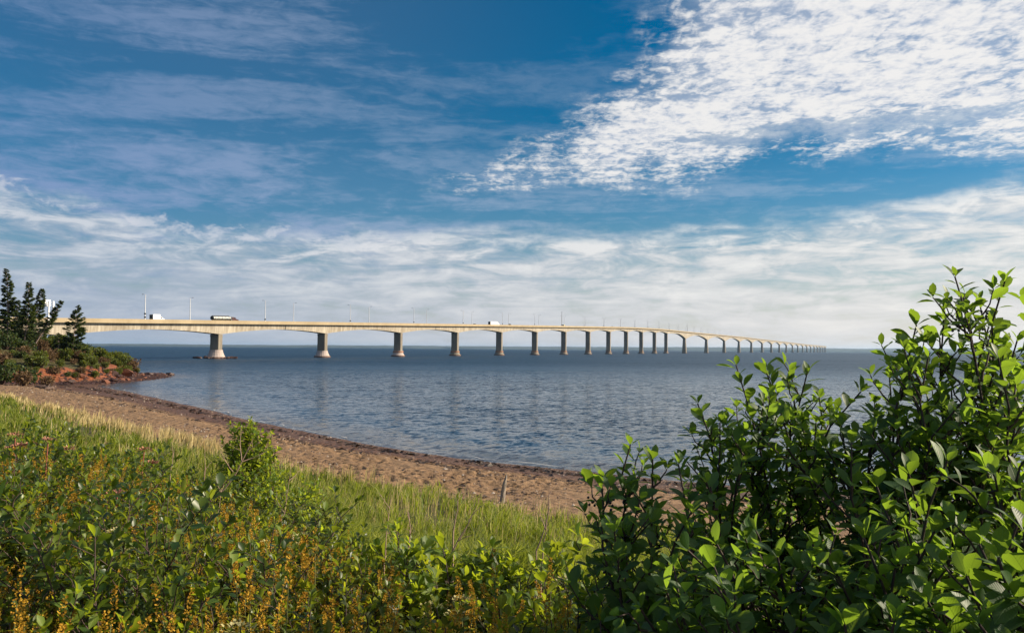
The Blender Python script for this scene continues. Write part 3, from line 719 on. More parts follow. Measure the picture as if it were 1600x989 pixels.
def cube_van(px, off, label):
    e = veh('box_van', px, off, label, 'van')
    part(e, 'cargo_box', M_WHITE, lambda bm: box(bm, (0, -1.5, 2.15), (2.4, 4.4, 2.9), .06))
    part(e, 'rear_shade_panel', M_BLACKCAR, lambda bm: box(bm, (0, -3.72, 2.1), (2.2, .05, 2.6), .01))  # black panel paints the shade of the van's rear face
    part(e, 'cab', M_WHITE, lambda bm: profile(bm, [(.75, .5), (3.5, .5), (3.55, 1.45), (2.55, 1.7), (1.75, 2.5), (.75, 2.6)], 1.0, .05))
    part(e, 'windscreen', M_GLASS, lambda bm: profile(bm, [(1.80, 2.40), (2.52, 1.72), (2.56, 1.76), (1.85, 2.46)], .85))
    for sg in (-1, 1): part(e, 'side_window', M_GLASS, lambda bm: profile(bm, [(1.1, 1.7), (2.2, 1.7), (1.6, 2.3), (1.1, 2.35)], .01) or bmesh.ops.translate(bm, verts=bm.verts[:], vec=(sg * 1.0, 0, 0)))
    part(e, 'chassis', M_DARK, lambda bm: box(bm, (0, -.2, .55), (2.0, 7.2, .3)))
    wheels(e, [(-.95, 2.6), (.95, 2.6), (-.95, -2.2), (.95, -2.2)], .42)
def tractor(e, y0, m, h=3.0):
    part(e, 'cab', m, lambda bm: profile(bm, [(y0 - 2.2, .7), (y0 + 2.6, .7), (y0 + 2.7, 1.75), (y0 + .9, 2.0), (y0 + .3, h), (y0 - 2.0, h + .25), (y0 - 2.2, h)], 1.15, .06))
    part(e, 'windscreen', M_GLASS, lambda bm: profile(bm, [(y0 + .36, h - .1), (y0 + .94, 2.02), (y0 + .98, 2.06), (y0 + .40, h - .06)], .95))
    part(e, 'side_window', M_GLASS, lambda bm: box(bm, (1.16, y0 - .4, 2.45), (.02, .9, .6)))
    for sg in (-1, 1): part(e, 'exhaust_stack', M_POLE, lambda bm: cyl(bm, (sg * 1.0, y0 - 2.5, 1.0), (sg * 1.0, y0 - 2.5, h + .75), .12, .10, 8))
    part(e, 'chassis', M_DARK, lambda bm: box(bm, (0, y0 - 1.6, .75), (1.0, 7.5, .3)))
def tanker(px, off, label):
    e = veh('tanker_truck', px, off, label, 'truck'); tractor(e, 7.2, M_MAROON, 2.9)
    def tank(bm):
        bmesh.ops.create_cone(bm, cap_ends=True, segments=24, radius1=1, radius2=1, depth=12.4, matrix=Matrix.Translation((0, -2.4, 2.45)) @ Matrix.Rotation(R(90), 4, 'X') @ Matrix.Diagonal((1.25, 1.15, 1, 1)))
    part(e, 'tank', M_STEEL, tank, False)
    for yy, d in ((3.95, 1), (-8.75, -1)):
        part(e, 'tank_head', M_DARK, lambda bm: bmesh.ops.create_uvsphere(bm, u_segments=24, v_segments=12, radius=1, matrix=Matrix.Translation((0, yy - d * .15, 2.45)) @ Matrix.Diagonal((1.24, .55, 1.14, 1))), True)  # shade of the tanker's rear end is put into the dark colour
    for k in range(5):
        yy = -7.6 + k * 2.55
        part(e, 'tank_band', M_DARK, lambda bm: bmesh.ops.create_cone(bm, cap_ends=True, segments=24, radius1=1, radius2=1, depth=.14, matrix=Matrix.Translation((0, yy, 2.45)) @ Matrix.Rotation(R(90), 4, 'X') @ Matrix.Diagonal((1.29, 1.19, 1, 1))))
    part(e, 'walkway', M_DARK, lambda bm: box(bm, (0, -2.4, 3.66), (.9, 11.6, .16), .02))
    part(e, 'trailer_frame', M_DARK, lambda bm: box(bm, (0, -3.0, 1.1), (1.1, 11.0, .35)))
    wheels(e, [(x, y) for x in (-1.05, 1.05) for y in (9.0, 4.9, 3.7, -6.2, -7.5)], .5)
def semi(px, off, label):
    e = veh('semi_trailer_truck', px, off, label, 'truck'); tractor(e, 7.6, M_WHITE, 3.2)
    part(e, 'trailer_box', M_WHITE, lambda bm: box(bm, (0, -3.0, 2.65), (2.6, 15.0, 2.9), .05))
    part(e, 'rear_shade_panel', M_BLACKCAR, lambda bm: box(bm, (0, -10.52, 2.6), (2.4, .05, 2.7), .01))  # dark sheet standing in for shade on the trailer's rear end
    part(e, 'trailer_frame', M_DARK, lambda bm: box(bm, (0, -4.0, 1.0), (1.1, 12.0, .3)))
    wheels(e, [(x, y) for x in (-1.05, 1.05) for y in (9.4, 5.3, 4.1, -8.2, -9.5)], .5)
def car(px, off, label, m, suv=True, name='parked_car', k=1.0):
    e = veh('car', px, off, label, 'car'); h = 1.75 if suv else 1.45; h *= k
    part(e, 'body', m, lambda bm: profile(bm, [(-2.4, .4), (2.35, .4), (2.4, .85), (1.2, 1.05), (-2.35, 1.05)], .92, .06))
    part(e, 'cabin', M_GLASS, lambda bm: profile(bm, [(1.25, 1.0), (.45, h - .07), (-1.7, h - .07), (-2.3, 1.0)], .80, .03))
    part(e, 'roof', m, lambda bm: box(bm, (0, -.65, h - .04), (1.62, 2.3, .08), .03))
    for sg in (-1, 1): part(e, 'tail_lamp', M_RED, lambda bm: box(bm, (sg * .72, -2.40, .85), (.3, .06, .18)))
    wheels(e, [(x, y) for x in (-.82, .82) for y in (-1.45, 1.5)], .34)
def van(px, off, label):
    e = veh('van', px, off, label, 'van')
    part(e, 'body', M_OLIVE, lambda bm: profile(bm, [(-2.9, .45), (2.9, .45), (2.95, 1.2), (2.1, 1.5), (1.3, 2.6), (-2.85, 2.65)], 1.0, .07))
    part(e, 'rear_window', M_GLASS, lambda bm: box(bm, (0, -2.9, 1.8), (1.7, .06, 1.5), .02))
    part(e, 'windscreen', M_GLASS, lambda bm: profile(bm, [(1.40, 2.5), (2.1, 1.55), (2.15, 1.58), (1.46, 2.54)], .85))
    part(e, 'side_window', M_GLASS, lambda bm: box(bm, (1.0, .9, 1.95), (.03, 1.0, .6)))
    wheels(e, [(x, y) for x in (-.88, .88) for y in (-1.8, 1.9)], .38)
RL = 2.0
cube_van(246, RL, 'white box van with shade painted dark on its rear driving on the bridge')
tanker(350, RL, 'tanker truck with a shiny banded tank and dark cab on the bridge')
semi(772, RL, 'white semi trailer truck with shade painted dark on its rear far along the bridge')
car(797, RL, 'dark grey car just ahead of the white semi trailer truck', M_GREYCAR, k=1.25)
van(881, RL, 'small beige van with dark rear window beside the camera mast')
car(742, RL, 'black car following the white semi trailer truck at a distance', M_BLACKCAR)
car(957, RL, 'small black car well ahead of the beige van', M_BLACKCAR)
car(1111, RL, 'tiny black car on the wide arched spans of the bridge', M_BLACKCAR)

# ------------------------------------------------------------------ plants: templates
def leaf_tpl(nseg=5, w=0.26, fold=0.25, droop=0.18, peak=0.58, tipw=0.0, serr=0.0):
    """a leaf of unit length along +y, folded at the midrib, side x, normal z"""
    V = [(0, 0, 0)]; UV = [(.5, 0)]; T = []; Q = []
    for k in range(1, nseg):
        t = k / nseg
        ww = w * (math.sin(math.pi * t ** (math.log(.5) / math.log(peak))) ** 0.8)
        z = -droop * t * t; zz = z + fold * ww
        V += [(-ww, t, zz), (0, t, z), (ww, t, zz)]; UV += [(.5 - ww / w * .5, t), (.5, t), (.5 + ww / w * .5, t)]
    V.append((0, 1, -droop)); UV.append((.5, 1)); n = len(V) - 1
    T += [(0, 2, 1), (0, 3, 2)]
    for k in range(nseg - 2):
        a = 1 + 3 * k; b = a + 3
        Q += [(a, a + 1, b + 1, b), (a + 1, a + 2, b + 2, b + 1)]
    a = 1 + 3 * (nseg - 2); T += [(a, a + 1, n), (a + 1, a + 2, n)]
    return np.array(V, float), np.array(T), np.array(Q), np.array(UV, float)
TPL_BIG = [leaf_tpl(6, .27, .30, .12), leaf_tpl(6, .25, .15, .28, .55), leaf_tpl(6, .29, .45, .05, .62)]
TPL_MID = [leaf_tpl(4, .27, .30, .15), leaf_tpl(4, .24, .2, .3, .55)]
TPL_SM = [leaf_tpl(3, .28, .35, .15)]
TPL_ROUND = [leaf_tpl(3, .42, .2, .1, .45)]
TPL_LANCE = [leaf_tpl(3, .09, .3, .35, .45), leaf_tpl(3, .11, .3, .15, .4)]

def frames(D, Nn):
    """rotation matrices (n,3,3) whose columns are side, dir, normal"""
    D = D / np.linalg.norm(D, axis=1, keepdims=True)
    S = np.cross(D, Nn); S /= np.linalg.norm(S, axis=1, keepdims=True) + 1e-9
    Z = np.cross(S, D)
    return np.stack([S, D, Z], 2)
def leaves_mesh(name, P, M, L, tpls, pick, W=None):
    """join leaves: P positions, M frames, L lengths, pick template index"""
    Vs, Ts, Qs, Us = [], [], [], []; off = 0
    for ti, (tv, tt, tq, tu) in enumerate(tpls):
        k = np.nonzero(pick == ti)[0]
        if not len(k): continue
        sc = L[k][:, None, None] * tv[None]
        if W is not None: sc = sc * np.stack([W[k], np.ones(len(k)), W[k]], 1)[:, None, :]
        V = np.einsum('nij,nkj->nki', M[k], sc) + P[k][:, None, :]
        n = len(tv); base = off + np.arange(len(k))[:, None, None] * n
        Vs.append(V.reshape(-1, 3)); Us.append(np.tile(tu, (len(k), 1)))
        if len(tt): Ts.append((tt[None] + base).reshape(-1, 3))
        if len(tq): Qs.append((tq[None] + base).reshape(-1, 4))
        off += len(k) * n
    F = []
    if Ts: F.append(np.concatenate(Ts))
    if Qs: F.append(np.concatenate(Qs))
    return np_mesh(name, np.concatenate(Vs), F, np.concatenate(Us))
class Tubes:
    def __init__(s, n=5): s.V = []; s.F = []; s.n = n
    def add(s, pts, rads):
        n = s.n; base = len(s.V); m = len(pts)
        for i, (p, r) in enumerate(zip(pts, rads)):
            d = (pts[min(i + 1, m - 1)] - pts[max(i - 1, 0)]); d = d / (np.linalg.norm(d) + 1e-9)
            a = np.cross(d, (0.31, 0.9, 0.2)); a /= np.linalg.norm(a) + 1e-9; b = np.cross(d, a)
            for k in range(n):
                an = 2 * math.pi * k / n; s.V.append(p + r * (a * math.cos(an) + b * math.sin(an)))
        for i in range(m - 1):
            for k in range(n): s.F.append((base + i * n + k, base + i * n + (k + 1) % n, base + (i + 1) * n + (k + 1) % n, base + (i + 1) * n + k))
    def mesh(s, name): return np_mesh(name, np.array(s.V), [np.array(s.F)], smooth=True)

def unit(v): return v / (np.linalg.norm(v) + 1e-9)
class Shrub:
    """a woody shrub: stems grow from the base to given tips, twigs leave the stems, leaves spiral along the twigs"""
    def __init__(s, seed): s.r = np.random.RandomState(seed); s.tubes = Tubes(5); s.P = []; s.D = []; s.N = []; s.L = []; s.berries = []
    def leafy(s, pts, t0, spacing, size, spread=1.0, rosette=True):
        r = s.r; seg = np.linalg.norm(np.diff(pts, axis=0), axis=1); cum = np.concatenate([[0], np.cumsum(seg)]); Ltot = cum[-1]
        a = r.uniform(0, 6.28); x = Ltot * t0
        while x < Ltot:
            p = np.array([np.interp(x, cum, pts[:, k]) for k in range(3)])
            q = np.array([np.interp(min(x + .01, Ltot), cum, pts[:, k]) for k in range(3)])
            tn = unit(q - p if x < Ltot - .011 else pts[-1] - pts[-2]); s.one(p, tn, a, size * r.uniform(.55, 1.25), r.uniform(.7, 1.3) * spread)
            a += 2.4 + r.uniform(-.3, .3); x += spacing * r.uniform(.7, 1.3)
        if rosette:
            tn = unit(pts[-1] - pts[-2])
            for k in range(3): s.one(pts[-1], tn, a + k * 2.1, size * r.uniform(.55, .95), r.uniform(.35, .7))
    def one(s, p, tn, a, L, ang):
        r = s.r; u = unit(np.cross(tn, (.2, .3, .93))); v = np.cross(tn, u)
        rad = u * math.cos(a) + v * math.sin(a)
        d = unit(tn * math.cos(ang) + rad * math.sin(ang) + np.array([0, 0, .12]) + r.normal(0, .10, 3))
        up = unit(np.array([.25, 0, 1.0]) + tn * .6 - rad * .3 + r.normal(0, .35, 3))
        s.P.append(p + rad * .002); s.D.append(d); s.N.append(up); s.L.append(L)
    def grow(s, base, tip, size=.065, nside=8, side=(.10, .32), spacing=.022, r0=.007, leaf_from=.45, bend=.12, out=1.0, side_from=.3):
        r = s.r; base = np.array(base, float); tip = np.array(tip, float); H = np.linalg.norm(tip - base)
        mid = (base + tip) / 2 + r.normal(0, bend, 3) * H * np.array([1, 1, .3]) + np.array([0, 0, .10 * H])
        ts = np.linspace(0, 1, 11)[:, None]; pts = (1 - ts) ** 2 * base + 2 * ts * (1 - ts) * mid + ts ** 2 * tip
        pts[1:-1] += r.normal(0, .006, (9, 3)) * H
        s.tubes.add(pts, np.linspace(r0, r0 * .3, 11))
        s.leafy(pts, leaf_from, spacing, size)
        for k in range(nside):
            t = r.uniform(side_from, .93); p = np.array([np.interp(t, ts[:, 0], pts[:, j]) for j in range(3)]); tn = unit(pts[min(10, int(t * 10) + 1)] - pts[int(t * 10)])
            a = r.uniform(0, 6.28); u = unit(np.cross(tn, (.3, .2, .9))); v = np.cross(tn, u); rad = u * math.cos(a) + v * math.sin(a)
            ln = r.uniform(*side) * (1.22 - 1.05 * t) * H ** .35 + .02; d = unit(tn * .75 + rad * .9 * out + np.array([0, 0, .35]))
            q = np.stack([p + d * ln * w + np.array([0, 0, .18 * ln * w * w]) + r.normal(0, .004, 3) for w in np.linspace(0, 1, 6)])
            s.tubes.add(q, np.linspace(r0 * .5, r0 * .2, 6)); s.leafy(q, .12, spacing * 1.05, size * r.uniform(.8, 1.0))
            if r.rand() < .3: s.berries.append(q[3])
    def build(s, name, base, leaf_m, tpls, n_obj, label, cat, group=None, bark=None, berry=0, small=None, leafname='leaf'):
        e = empty(name, tuple(base)); tag(e, label, cat, group); B = np.array(base, float)
        me = s.tubes.mesh('stems'); me.transform(Matrix.Translation(-Vector(base))); mobj('stems', me, bark or M_BARK, e)
        P = np.array(s.P); M = frames(np.array(s.D), np.array(s.N)); L = np.array(s.L); n = len(P)
        pick = s.r.randint(0, len(tpls), n)
        sel = np.zeros(n, bool)
        if n_obj:
            pr = np.array([proj(p) for p in P]); vis = (pr[:, 0] > -40) & (pr[:, 0] < 1640) & (pr[:, 1] > 0) & (pr[:, 1] < 1030) & (pr[:, 2] > .2)
            sz = np.where(vis, L / np.maximum(pr[:, 2], .2), -1); order = np.argsort(-sz)[:n_obj]; order = order[sz[order] * FPX > 10]; sel[order] = True
            key = id(tpls)
            if key not in LEAFME:
                LEAFME[key] = {}
            for k in np.nonzero(sel)[0]:
                mk = (leaf_m.name, int(pick[k]))
                if mk not in LEAFME[key]:
                    tv, tt, tq, tu = tpls[pick[k]]; me = np_mesh('leaf', tv, [tt, tq], tu); me.materials.append(leaf_m); LEAFME[key][mk] = me
                o = bpy.data.objects.new(leafname, LEAFME[key][mk]); COL.objects.link(o); o.parent = e
                m3 = M[k] * L[k]; q = P[k] - B
                o.matrix_basis = Matrix(((*m3[0], q[0]), (*m3[1], q[1]), (*m3[2], q[2]), (0, 0, 0, 1)))
        k = ~sel
        if k.any():
            tp = small or tpls; pk = pick[k] % len(tp)
            me = leaves_mesh('foliage', P[k] - B, M[k], L[k], tp, pk); f = mobj('foliage', me, leaf_m, e)
            if n_obj: f['kind'] = 'stuff'
        if berry and s.berries:
            bm = bmesh.new()
            for b in s.berries[:berry]:
                for j in range(7):
                    bmesh.ops.create_icosphere(bm, subdivisions=1, radius=.0042, matrix=Matrix.Translation(Vector(b) - Vector(base) + Vector(s.r.normal(0, .009, 3)) + Vector((0, 0, -.012))))
            o = mobj('berries', bm_mesh('berries', bm, True), M_BERRY, e); o['kind'] = 'stuff'
        return e
LEAFME = {}

# ------------------------------------------------------------------ tall shrubs at the right
def tall_shrub(seed, bx, by, tips, label, size=.055, n_obj=300, nside=14, berry=14, spacing=.0180, fill=6, leaf=None, name='chokeberry_shrub', side=(.12, .34), r0=.0075):
    bz = ground_z(bx, by); s = Shrub(seed); r = s.r
    for (px, py, dp) in tips:
        t = at(px, py, dp); b = (bx + r.normal(0, .07), by + r.normal(0, .07), bz - .03)
        s.grow(b, t, size, nside, side, spacing, r0=r0)
    T = [at(*t) for t in tips]
    for k in range(fill):      # shorter stems that fill the inside
        i = r.randint(len(T)); w = r.uniform(.45, .8); q = T[i]
        t = (bx + (q.x - bx) * w + r.normal(0, .10), by + (q.y - by) * w + r.normal(0, .10), bz + (q.z - bz) * w)
        s.grow((bx + r.normal(0, .08), by + r.normal(0, .08), bz - .03), t, size, nside, side, spacing, side_from=.2, leaf_from=.3, r0=r0 * .8)
    return s.build(name, (bx, by, bz - .03), leaf or L_CHOKE, TPL_BIG, n_obj, label, 'shrub', berry=berry, small=TPL_MID)
tall_shrub(1, 1.42, 2.35, [(1492, 432, 2.25), (1530, 470, 2.5), (1570, 440, 2.2), (1600, 470, 2.4), (1432, 508, 2.3), (1450, 560, 2.1), (1560, 560, 2.0), (1510, 620, 1.95), (1630, 560, 2.2), (1400, 575, 2.4), (1475, 500, 2.3), (1545, 510, 2.3), (1590, 530, 2.25), (1480, 640, 2.1), (1560, 660, 2.0), (1610, 640, 2.1), (1430, 620, 2.2)],
           'tallest glossy green shrub whose leafy top stands against the pale sky', fill=8)
tall_shrub(2, 1.05, 2.55, [(1345, 612, 2.4), (1390, 590, 2.5), (1315, 665, 2.3), (1370, 650, 2.2), (1420, 690, 2.1), (1330, 720, 2.0), (1275, 660, 2.5), (1450, 640, 2.2), (1290, 700, 2.3), (1400, 640, 2.35)],
           'green shrub pressed against the tallest shrub with its tips just below the horizon', fill=8)
tall_shrub(3, .82, 2.75, [(1150, 570, 2.65), (1195, 575, 2.6), (1235, 582, 2.7), (1262, 580, 2.6), (1090, 630, 2.6), (1125, 660, 2.5), (1200, 650, 2.4), (1230, 700, 2.3), (1160, 720, 2.3), (1280, 620, 2.6)],
           'rounded green shrub with upright tips crossing the sea horizon beside the tallest shrub', fill=7, nside=15)
tall_shrub(4, .45, 2.3, [(985, 695, 2.35), (1020, 715, 2.3), (940, 750, 2.2), (1060, 725, 2.25), (1000, 780, 2.1), (960, 830, 2.0), (1080, 800, 2.0), (1110, 760, 2.2)],
           'outermost low green shrub reaching over the sand with sparse slanting tips', fill=5, nside=9)
tall_shrub(5, .72, 1.75, [(1075, 860, 1.7), (1120, 850, 1.65), (1170, 830, 1.75), (1215, 870, 1.6), (1040, 920, 1.6), (1130, 920, 1.5), (1270, 850, 1.6), (1310, 900, 1.5), (1000, 950, 1.65)],
           'shaded low shrub with pale green leaves and clusters of black berries', fill=8, size=.052)
tall_shrub(6, 1.02, 1.55, [(1370, 760, 1.6), (1420, 740, 1.6), (1480, 720, 1.55), (1540, 730, 1.5), (1590, 760, 1.45), (1350, 840, 1.5), (1400, 880, 1.45), (1460, 830, 1.45), (1530, 850, 1.4)],
           'dense dark green shrub in front of the tallest shrub, leaves facing outward', fill=9, size=.050)
tall_shrub(7, .98, 1.22, [(1510, 900, 1.25), (1560, 870, 1.2), (1600, 830, 1.2), (1450, 940, 1.25), (1590, 940, 1.1), (1390, 960, 1.3), (1530, 975, 1.1), (1320, 975, 1.35)],
           'shrub with the largest pale veined leaves, growing close under the dense dark shrub', fill=6, size=.056)


# ------------------------------------------------------------------ low leafy shrubs between the grass and the viewer
def bay(seed, px, py, dp, label, w=.5, n=7, size=.062, n_obj=90, leaf=None, name='bayberry_shrub', h=None, nside=6, cat='shrub', group=None, tpl=None, spacing=.024, bark=None):
    top = at(px, py, dp); bz = ground_z(top.x, top.y); s = Shrub(seed); r = s.r
    for k in range(n):
        a = 6.28 * k / n + r.uniform(-.4, .4); rr = w * math.sqrt(r.uniform(.0, 1)) * .5 if k else 0
        q = (top.x + rr * math.cos(a), top.y + rr * math.sin(a), top.z - r.uniform(0, .35) * (top.z - bz) * (rr / (w * .5 + 1e-6)) - (0 if k == 0 else .03))
        s.grow((top.x + r.normal(0, .06), top.y + r.normal(0, .06), bz - .03), q, size, nside, (.10, .28), spacing, r0=.006, leaf_from=.35, side_from=.25)
    return s.build(name, (top.x, top.y, bz - .03), leaf or L_BAY, tpl or TPL_BIG, n_obj, label, cat, group, small=TPL_SM if not n_obj else TPL_MID, bark=bark)
bay(21, 690, 850, 3.3, 'broad leaved green shrub with yellow lit leaves before the open grass', .7, 9, .072, 160)
bay(22, 770, 855, 3.5, 'leafy green shrub with a single twisted dry leaf stalk above it', .6, 8, .068, 140)
bay(23, 620, 830, 3.7, 'dark leafy shrub under two bare twigs at the edge of the grass', .6, 8, .060, 140)
bay(24, 850, 905, 3.0, 'low green shrub with rounded leaves in the shade of its neighbours', .6, 8, .066, 140)
bay(25, 910, 850, 3.2, 'bright yellow green shrub lit from behind next to the slanting shrub', .55, 8, .062, 140, leaf=L_POP)
bay(26, 925, 930, 2.4, 'dark green low shrub at the foot of the slanting shrub', .5, 8, .062, 160)
bay(27, 560, 880, 3.2, 'small leaved dark shrub behind the line of orange goldenrod', .7, 8, .050, 120, leaf=L_ROSE)
bay(28, 780, 950, 2.4, 'low dark shrub with reddish leaf edges near the goldenrod', .6, 8, .052, 140, leaf=L_ROSE)

# the young poplar that stands above the meadow and its neighbours
bay(31, 392, 655, 8.0, 'upright bright green poplar sapling standing out against the sand', .62, 26, .058, 300, L_POP, 'poplar_sapling', nside=12, cat='sapling', tpl=TPL_ROUND, spacing=.022)
bay(32, 420, 745, 7.2, 'spreading light green leafy bush below the poplar sapling', 1.1, 20, .055, 160, L_POP, 'poplar_sapling', nside=7, cat='sapling', tpl=TPL_ROUND, spacing=.032)
bay(33, 350, 740, 7.0, 'dark leafy bush left at the foot of the poplar sapling', 1.0, 10, .055, 140, L_DARK, 'low_shrub', nside=7, spacing=.030)
bay(39, 405, 705, 7.7, 'rounded bright green bush hugging the poplar sapling', .8, 16, .052, 160, L_POP, 'poplar_sapling', nside=9, cat='sapling', tpl=TPL_ROUND, spacing=.026)
bay(34, 470, 775, 6.2, 'small leaved green bush where the sapling meets the meadow', .9, 10, .045, 140, L_POP, 'low_shrub', tpl=TPL_ROUND, spacing=.028)
bay(35, 45, 655, 9.0, 'dark green willow like bush at the left end of the meadow', 1.5, 14, .075, 180, L_DARK, 'low_shrub', nside=7, spacing=.034)
bay(36, 120, 680, 8.4, 'glossy dark bush beside the brown umbel stalks', 1.3, 12, .070, 160, L_DARK, 'low_shrub', spacing=.034)
bay(37, 215, 705, 7.6, 'dark glossy bush with upright leaves before the meadow grass', 1.2, 11, .066, 150, L_DARK, 'low_shrub', spacing=.032)
bay(38, 290, 735, 6.8, 'dark bush with brown twigs between the glossy bush and the poplar sapling', 1.1, 11, .056, 150, L_DARK, 'low_shrub', spacing=.03)

# ------------------------------------------------------------------ repeated foreground plants
def copy_tree(o, loc, rz, sc, label=None, group=None):
    c = o.copy(); COL.objects.link(c); c.location = loc; c.rotation_euler = (0, 0, rz); c.scale = (sc, sc, sc)
    if label: c['label'] = label
    if group: c['group'] = group
    for ch in o.children:
        k = ch.copy(); COL.objects.link(k); k.parent = c
    return c
def goldenrod_proto(seed, nst, h):
    r = np.random.RandomState(seed); e = empty('goldenrod', (0, 0, 0))
    tb = Tubes(4); P, D, N, L = [], [], [], []
    plumes = []
    for k in range(nst):
        a = r.uniform(0, 6.28); rr = r.uniform(0, .12); hh = h * r.uniform(.72, 1.05)
        b = np.array([rr * math.cos(a) * .5, rr * math.sin(a) * .5, 0]); t = np.array([rr * 2.2 * math.cos(a), rr * 2.2 * math.sin(a), hh])
        ts = np.linspace(0, 1, 7)[:, None]; pts = b + (t - b) * ts + np.array([0, 0, .0]) + np.sin(ts * 3.1) * r.normal(0, .02, 3)
        tb.add(pts, np.linspace(.003, .0018, 7))
        nl = int(hh / .022)
        for i in range(nl):
            w = .12 + .80 * i / nl; p = b + (t - b) * w; an = 2.4 * i + r.uniform(-.3, .3); up = r.uniform(.35, .9)
            P.append(p); D.append([math.cos(an), math.sin(an), up]); N.append([0, 0, 1] + r.normal(0, .2, 3)); L.append(r.uniform(.05, .085) * (1.1 - .5 * w))
        plumes.append((t, unit(pts[-1] - pts[-2]), r.uniform(.07, .14)))
        for _ in range(r.randint(0, 3)):
            an = r.uniform(0, 6.28); q = t + np.array([math.cos(an) * .035, math.sin(an) * .035, -r.uniform(.03, .10)])
            plumes.append((q, unit(np.array([math.cos(an) * .35, math.sin(an) * .35, 1])), r.uniform(.05, .09)))
    mobj('stems', tb.mesh('goldenrod_stems'), M_STEMG, e)
    L = np.array(L); me = leaves_mesh('goldenrod_leaves', np.array(P), frames(np.array(D, float), np.array(N, float)), L, TPL_LANCE, r.randint(0, 2, len(L))); mobj('leaves', me, L_GOLD, e)
    return e, plumes, r
def plume_mesh(name, p, d, ln, r, n=95):
    t = r.uniform(0, 1, n); a = r.uniform(0, 6.28, n); rad = .011 * (1 - t) ** .6 + .002; u = unit(np.cross(d, (1, .2, .1))); v = np.cross(d, u)
    P = p + d * (t[:, None] - .25) * ln + (u * np.cos(a)[:, None] + v * np.sin(a)[:, None]) * (rad * r.uniform(.4, 1.0, n))[:, None]
    D = (u * np.cos(a)[:, None] + v * np.sin(a)[:, None]) + d * .8 + r.normal(0, .3, (n, 3))
    return leaves_mesh(name, P, frames(D, np.tile(d, (n, 1)) + r.normal(0, .6, (n, 3))), r.uniform(.005, .0095, n), [DIAMOND], np.zeros(n, int))
DIAMOND = (np.array([(0, 0, 0), (-.45, .5, .1), (.45, .5, .1), (0, 1, 0)], float), np.array([(0, 2, 1), (1, 2, 3)]), np.zeros((0, 4), int), np.array([(.5, 0), (0, .5), (1, .5), (.5, 1)], float))
NARROW = (DIAMOND[0] * [.4, 1, 1], DIAMOND[1], DIAMOND[2], DIAMOND[3])
PROTO_G = []
for k in range(6):
    e, pl, r = goldenrod_proto(50 + k, [4, 5, 6, 5, 7, 3][k], [.62, .72, .80, .66, .74, .85][k])
    for (p, d, ln) in (pl if k < 4 else pl[::2]): mobj('plume', plume_mesh('plume', p, d, ln, r), L_PLUME, e)
    PROTO_G.append(e)
for k in range(2):      # the same herb still in leaf, with pale flat flower heads
    e, pl, r = goldenrod_proto(70 + k, 6, [.66, .74][k]); e.name = 'pale_aster'
    for (p, d, ln) in pl[:5]:
        n = 60; a = r.uniform(0, 6.28, n); q = np.sqrt(r.uniform(0, 1, n)) * .05
        P = p + np.stack([q * np.cos(a), q * np.sin(a), .02 - q * q * 5 + r.normal(0, .004, n)], 1)
        mobj('flower_head', leaves_mesh('flower_head', P, frames(np.stack([np.cos(a), np.sin(a), r.uniform(.2, 1, n)], 1), np.tile([0, 0, 1.], (n, 1))), r.uniform(.008, .014, n), [DIAMOND], np.zeros(n, int)), L_CREAM, e)
    PROTO_G.append(e)
def low_proto(seed, h, w, leaf, size, n, tpl, name):
    s = Shrub(seed); r = s.r
    for k in range(n):
        a = 6.28 * k / n + r.uniform(-.5, .5); rr = w * math.sqrt(r.uniform(0, 1))
        s.grow((r.normal(0, .03), r.normal(0, .03), 0), (rr * math.cos(a), rr * math.sin(a), h * r.uniform(.6, 1)), size, 5, (.10, .24), .022, r0=.0045, leaf_from=.25, side_from=.15)
    e = s.build(name, (0, 0, 0), leaf, tpl, 0, 'x', 'shrub', small=tpl)
    return e
PROTO_L = [low_proto(80 + k, [.62, .75, .55, .68, .6][k], [.30, .34, .32, .26, .34][k], [L_ROSE, L_BAY, L_ROSE, L_GOLD, L_UNDER][k], [.038, .048, .034, .040, .036][k], [9, 9, 10, 9, 10][k], [TPL_SM, TPL_SM, TPL_SM, TPL_LANCE, TPL_SM][k], 'low_shrub') for k in range(5)]
PROTO_L += [low_proto(90, 1.0, .52, L_DARK, .056, 17, TPL_SM, 'low_shrub'), low_proto(91, .92, .55, L_DARK, .044, 20, TPL_SM, 'low_shrub')]
ENV = ([0, 60, 130, 200, 260, 340, 430, 520, 580, 640, 700, 800, 900, 960, 1100, 1600], [668, 676, 692, 700, 722, 745, 772, 812, 835, 840, 850, 870, 880, 900, 940, 960])
LOW_LAB = ['small leaved dark green shrub', 'broader leaved glossy shrub', 'fine leaved shrub with reddening tips', 'yellow green narrow leaved shrub', 'dull green low shrub', 'bulky dark green bush', 'bulky small leaved bush']
MARKS = [((392, 8.0), 'below the poplar sapling'), ((45, 6.0), 'under the brown umbels'), ((215, 7.0), 'before the dark glossy bushes'), ((620, 3.4), 'by the bare twigs at the grass edge'), ((780, 2.7), 'among the broad leaved shrubs'),
         ((540, 2.6), 'by the fan of pink grey twigs'), ((100, 3.4), 'round the reddish bare stalk'), ((300, 3.6), 'in the middle of the weedy slope'), ((20, 2.3), 'at the left foot of the weedy slope'), ((300, 2.2), 'at the foot of the weedy slope'), ((1050, 2.0), 'at the foot of the tall shrubs')]
def where(x, y):
    return min(MARKS, key=lambda m: (x - (m[0][0] - 800) / FPX * m[0][1]) ** 2 + (y - m[0][1]) ** 2)[1]
